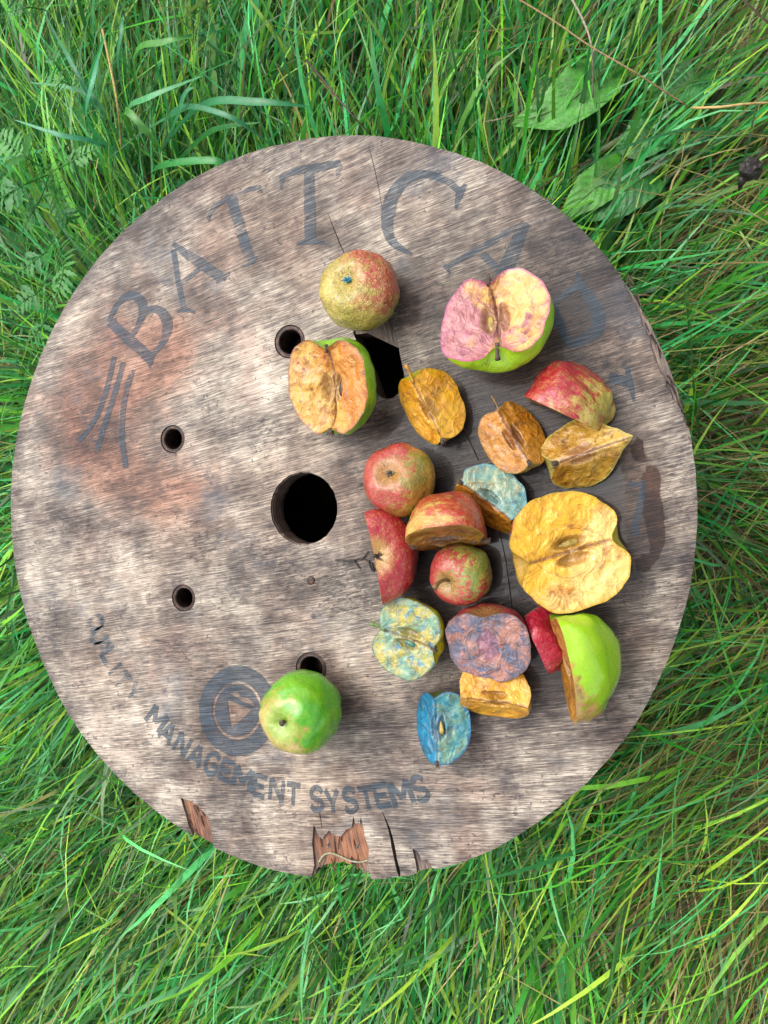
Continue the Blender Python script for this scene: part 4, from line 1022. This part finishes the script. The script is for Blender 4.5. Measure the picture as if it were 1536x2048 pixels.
# ------------------------------------------------------------------ single plants
def blade_mesh(name, pts, w, col, mat=None, vee=.25, ridges=0, seed=0):
    """one broad leaf along a path, three rows across so that it has a folded midrib"""
    P, ww = catmull(pts, w, 6); V, Fc = [], []
    P = [np.array(p) for p in P]
    for i, p in enumerate(P):
        d = P[min(i + 1, len(P) - 1)] - P[max(i - 1, 0)]; d = d / (np.linalg.norm(d) + 1e-9)
        h = np.cross(np.array([0, 0, 1.]), d); h = h / (np.linalg.norm(h) + 1e-9); up_ = np.cross(d, h)
        nr = 4 if ridges else 1
        for k in range(-nr, nr + 1):
            t = k / nr
            b = ridges * math.sin(i * 1.55 + abs(t) * 3.0) * abs(t) * (1 - abs(t) * .4) + (ridges * 1.5 * mnoise.noise((i * .3, k * .6, seed)))
            V.append(p + h * t * ww[i] / 2 + up_ * (abs(t) * ww[i] * vee + b))
    c = 2 * nr + 1; UV = [(i / (len(P) - 1), k / nr, 0) for i in range(len(P)) for k in range(-nr, nr + 1)]
    for i in range(len(P) - 1):
        for k in range(c - 1): Fc.append((i * c + k, i * c + k + 1, (i + 1) * c + k + 1, (i + 1) * c + k))
    me = mesh(name, V, Fc, mat, True, None, {'luv': np.array(UV)})
    if col is not None:
        a = me.attributes.new('col', 'FLOAT_COLOR', 'POINT'); a.data.foreach_set('color', np.tile(np.append(col, 1), (len(V), 1)).astype(np.float32).ravel())
    return me
def under(px, py, z): return at(px, py, z) + (z,)
def child_at(o, E): o.data.transform(Matrix.Translation(-Vector(E.location))); o.parent = E
# tussock of broad blades at the rim
tus = empty('grass_tussock', under(300, 330, 0.0)); tag(tus, 'tussock of broad blue green grass blades arching beside the reel', 'grass tussock')
TB = [[(262, 340, .05), (200, 230, .22), (140, 120, .26), (85, 20, .2)], [(270, 345, .05), (255, 230, .2), (300, 195, .27), (405, 152, .26)], [(265, 330, .05), (180, 250, .22), (190, 150, .27), (215, 60, .2)],
      [(300, 350, .05), (330, 330, .2), (430, 322, .24), (470, 345, .2)], [(290, 330, .04), (250, 225, .25), (300, 270, .26), (362, 350, .18)], [(300, 345, .05), (345, 225, .2), (450, 230, .25), (545, 292, .2)],
      [(310, 320, .05), (400, 215, .22), (520, 205, .26), (620, 214, .24)], [(290, 320, .05), (240, 150, .2), (244, 60, .24), (246, 30, .22)], [(280, 330, .05), (225, 250, .2), (170, 185, .24), (60, 165, .2)],
      [(270, 350, .05), (200, 290, .16), (120, 270, .2), (30, 240, .2)], [(330, 350, .05), (380, 300, .15), (430, 260, .2), (520, 245, .22)], [(300, 300, .05), (270, 120, .22), (330, 85, .27), (380, 76, .26)],
      [(310, 330, .05), (350, 250, .2), (370, 190, .24), (388, 175, .25)], [(320, 360, .05), (370, 370, .12), (420, 350, .2), (500, 318, .2)], [(260, 360, .05), (300, 420, .1), (250, 470, .14), (200, 520, .16)]]
TC = [srgb(52, 128, 86), srgb(88, 164, 108), srgb(70, 150, 110), srgb(60, 140, 70), srgb(82, 150, 60), srgb(64, 142, 96), srgb(44, 122, 74)]
for i, l in enumerate(TB):
    w0 = random.uniform(.006, .0105)
    o = link('blade', blade_mesh('blade', [under(*p) for p in l], [w0 * .7, w0, w0 * .9, .0008], TC[i % len(TC)] * random.uniform(.8, 1.15), M_GRASS, .18)); child_at(o, tus)
# dock leaves
def dock_material(name, c):
    N = NB(name); P = N.obj(); a = N.noise(P, 40, 3, .6); b = N.noise(P, 300, 2, .6)
    col = N.mix(N.step(a, .35, .7), c, tuple(v * .6 for v in c[:3]) + (1,))
    u_, t_ = N.sep(N.attr('luv', 'Vector'))[0], N.sep(N.attr('luv', 'Vector'))[1]
    ph = N.math('FRACT', N.mad(u_, 11.0, N.mad(N.math('ABSOLUTE', t_), -2.4, N.mad(a, .5, 0.0))))
    vein = N.step(N.math('ABSOLUTE', N.add(ph, -.5)), .08, .02)
    col = N.mix(N.mul(vein, .16), col, tuple(min(1, v * 1.8) for v in c[:3]) + (1,))
    holes = N.step(N.noise(P, 95, 3, .6), .64, .70)
    col = N.mix(N.mul(holes, .7), col, lin((92, 70, 40)))
    pil = N.math('ABSOLUTE', N.add(ph, -.5))
    return N.set(Base_Color=col, Roughness=.4, Normal=N.bump(N.add(N.mul(pil, -.7), N.add(N.mul(a, 1.5), N.mul(b, .3))), .7, .004))
M_DOCK = [dock_material('dock_leaf', lin((74, 146, 46))), dock_material('dock_leaf_dark', lin((48, 118, 50)))]
dock = empty('dock_plant', under(1260, 240, 0.0)); tag(dock, 'broad wrinkled dock leaves lying among the grass', 'dock plant')
DL = [([(1240, 120, 0.045), (1190, 160, 0.085), (1120, 215, 0.094), (1022, 248, 0.089)], [.02, .075, .062, .002], 0), ([(1290, 300, 0.026), (1240, 340, 0.071), (1180, 385, 0.085), (1122, 438, 0.081)], [.018, .052, .05, .003], 0),
      ([(1330, 330, 0.022), (1280, 360, 0.071), (1230, 395, 0.081), (1170, 440, 0.074)], [.02, .062, .06, .004], 1), ([(1160, 150, 0.037), (1130, 180, 0.071), (1095, 205, 0.076), (1065, 222, 0.071)], [.02, .06, .055, .004], 1),
      ([(1440, 150, 0.037), (1400, 160, 0.076), (1360, 172, 0.076), (1320, 190, 0.067)], [.02, .05, .045, .003], 1), ([(1350, 250, 0.037), (1310, 265, 0.063), (1270, 285, 0.067), (1230, 300, 0.063)], [.02, .055, .05, .003], 1)]
for i, (l, w, m) in enumerate(DL):
    o = link('leaf', blade_mesh('leaf', [under(*p) for p in l], w, None, M_DOCK[m], .08, .0022, i)); child_at(o, dock)
    P_, _ = catmull([under(*p) for p in l], [1] * 4, 6)
    V, Fc = tube([tuple(p + np.array([0, 0, .0004])) for p in P_], list(np.linspace(.0016, .0004, len(P_))), 6)
    r = link('midrib', mesh('midrib', V, Fc, M_STEMG), None); r.data.transform(Matrix.Translation(-Vector(dock.location))); r.parent = o
# ferny silverweed
M_FERN = leaf_material('silverweed_leaf', False, lin((56, 128, 58)), .25, .5)
M_FERN2 = leaf_material('silverweed_leaf_pale', False, lin((84, 150, 72)), .25, .5)
def frond(pts, lw, n, m, seed):
    rnd = random.Random(seed)
    P, _ = catmull(pts, [1] * len(pts), 10); P = [Vector(p) for p in P]; L = []
    k = len(P)
    L.append(tube(P, list(np.linspace(.0011, .0005, k)), 5))
    for i in range(n):
        f = .12 + .86 * i / (n - 1); j = min(k - 2, int(f * (k - 1))); fr = f * (k - 1) - j
        p = P[j].lerp(P[j + 1], fr); d = (P[j + 1] - P[j]).normalized()
        h = Vector((0, 0, 1)).cross(d).normalized(); u_ = d.cross(h)
        ln = lw * math.sin(math.pi * min(.98, f * .85 + .18)) ** .7 * rnd.uniform(.85, 1.1)
        for sd_ in (-1, 1):
            ax = (h * sd_ + d * rnd.uniform(.35, .6) + u_ * rnd.uniform(-.05, .25)).normalized(); sx = ax.cross(u_).normalized()
            V, Fc = [], []; q = 7
            for a in range(q + 1):
                t = a / q; wdt = ln * .19 * math.sin(math.pi * (t * .9 + .08)) * (1.0 if a % 2 else .55)
                c = p + ax * ln * t + u_ * (-.25 * ln * t * t)
                V += [c - sx * wdt, c + u_ * (-.0006), c + sx * wdt]
            for a in range(q):
                Fc += [(a * 3, a * 3 + 1, a * 3 + 4, a * 3 + 3), (a * 3 + 1, a * 3 + 2, a * 3 + 5, a * 3 + 4)]
            L.append((V, Fc))
    V, Fc = merge(L)
    return mesh('frond', V, Fc, m)
def fern(base, lst, label):
    E = empty('ferny_plant', under(*base, 0.0)); tag(E, label, 'fern')
    for i, (l, lw, n) in enumerate(lst):
        o = link('frond', frond([under(*p) for p in l], lw, n, (M_FERN, M_FERN2)[i % 3 == 1], i)); child_at(o, E)
fern((90, 340), [([(95, 350, 0.135), (60, 365, 0.270), (20, 385, 0.297), (-30, 410, 0.270)], 0.0338, 16), ([(95, 340, 0.135), (60, 320, 0.297), (20, 290, 0.300), (-25, 262, 0.297)], 0.0312, 15), ([(98, 350, 0.135), (80, 400, 0.270), (62, 430, 0.270), (40, 470, 0.243)], 0.0260, 13),
                 ([(100, 350, 0.135), (110, 390, 0.243), (130, 430, 0.257), (160, 455, 0.230)], 0.0234, 12), ([(95, 345, 0.135), (130, 330, 0.257), (165, 310, 0.270), (200, 295, 0.270)], 0.0208, 12)], 'pinnate ferny plant with long toothed fronds under the grass tussock')
fern((90, 520), [([(110, 470, 0.108), (95, 500, 0.243), (70, 520, 0.270), (30, 550, 0.257)], 0.0286, 14), ([(110, 480, 0.108), (125, 520, 0.243), (120, 570, 0.257), (95, 630, 0.230)], 0.0260, 15), ([(100, 540, 0.108), (80, 580, 0.230), (50, 600, 0.243), (0, 640, 0.230)], 0.0260, 13),
                 ([(95, 600, 0.108), (90, 640, 0.230), (70, 670, 0.230), (40, 700, 0.203)], 0.0234, 12)], 'low ferny plant growing against the reel below the larger one')
fern((130, 120), [([(140, 170, 0.135), (120, 140, 0.270), (105, 115, 0.297), (90, 85, 0.270)], 0.0182, 12), ([(150, 180, 0.135), (130, 165, 0.270), (110, 160, 0.284), (75, 150, 0.270)], 0.0182, 12), ([(90, 20, 0.135), (60, 15, 0.270), (30, 20, 0.270), (0, 30, 0.243)], 0.0234, 12)], 'small ferny sprays among brown stems behind the tussock')
# long loose stems and a dead seed head
M_RED = plain('reddish_stem', lin((142, 116, 76)), .5); M_ST2 = plain('straw_stem', lin((196, 164, 104)), .5); M_GREY = plain('grey_stem', lin((150, 140, 120)), .5); M_PURP = plain('purple_twig', lin((76, 48, 54)), .5)
def stem_thing(name, l, r0, r1, m, label): tag(path_obj(name, [under(*p) for p in l], r0, r1, m), label, 'stem')
stem_thing('loose_stem', [(1030, -6, .22), (1105, 40, .245), (1180, 92, .25), (1270, 145, .25), (1375, 212, .22)], .0010, .0008, M_RED, 'long reddish brown stem lying straight across the grass and dock leaf')
stem_thing('loose_stem', [(1385, 216, .2), (1440, 214, .22), (1490, 208, .22), (1545, 205, .2)], .0015, .0011, M_ST2, 'yellow straw stem by the end of the reddish stem')
stem_thing('loose_stem', [(1142, -5, .2), (1168, 45, .23), (1184, 100, .235), (1186, 195, .18)], .0014, .0010, M_GREY, 'thin grey dead stem crossing the reddish stem')
stem_thing('loose_stem', [(612, 120, .15), (650, 165, .19), (700, 225, .2), (740, 268, .18)], .0013, .0009, M_PURP, 'dark purple twig lying against the top of the reel')
stem_thing('loose_stem', [(205, 60, .14), (220, 130, .2), (235, 210, .22), (243, 300, .16)], .0018, .0014, M_ST2, 'upright yellow straw stalk inside the grass tussock')
sh = empty('dead_seed_head', under(1500, 340, 0.0)); tag(sh, 'round dark dried seed head on a bent stalk', 'seed head')
def lump(c, r, seed):
    bm = bmesh.new(); bmesh.ops.create_icosphere(bm, subdivisions=3, radius=r)
    for v in bm.verts: v.co *= 1 + .28 * mnoise.noise(v.co * (2.2 / r) + Vector((seed, 0, 0))) + .2 * mnoise.noise(v.co * (6 / r))
    for v in bm.verts: v.co += Vector(c)
    me = bpy.data.meshes.new('seed_capsule'); bm.to_mesh(me); bm.free(); me.materials.append(M_TWIG); return me
o = link('seed_capsule', lump(under(1502, 338, .24), .0105, 4)); child_at(o, sh)
V, Fc = tube([under(1490, 352, .235), under(1482, 366, .23), under(1478, 380, .22)], [.005, .0035, .001], 8); o = link('bract', mesh('bract', V, Fc, M_TWIG)); child_at(o, sh)
o = path_obj('stalk', [under(1508, 330, .24), under(1520, 310, .2), under(1535, 295, .1), under(1545, 290, 0)], .0016, .002, M_PURP); child_at(o, sh)
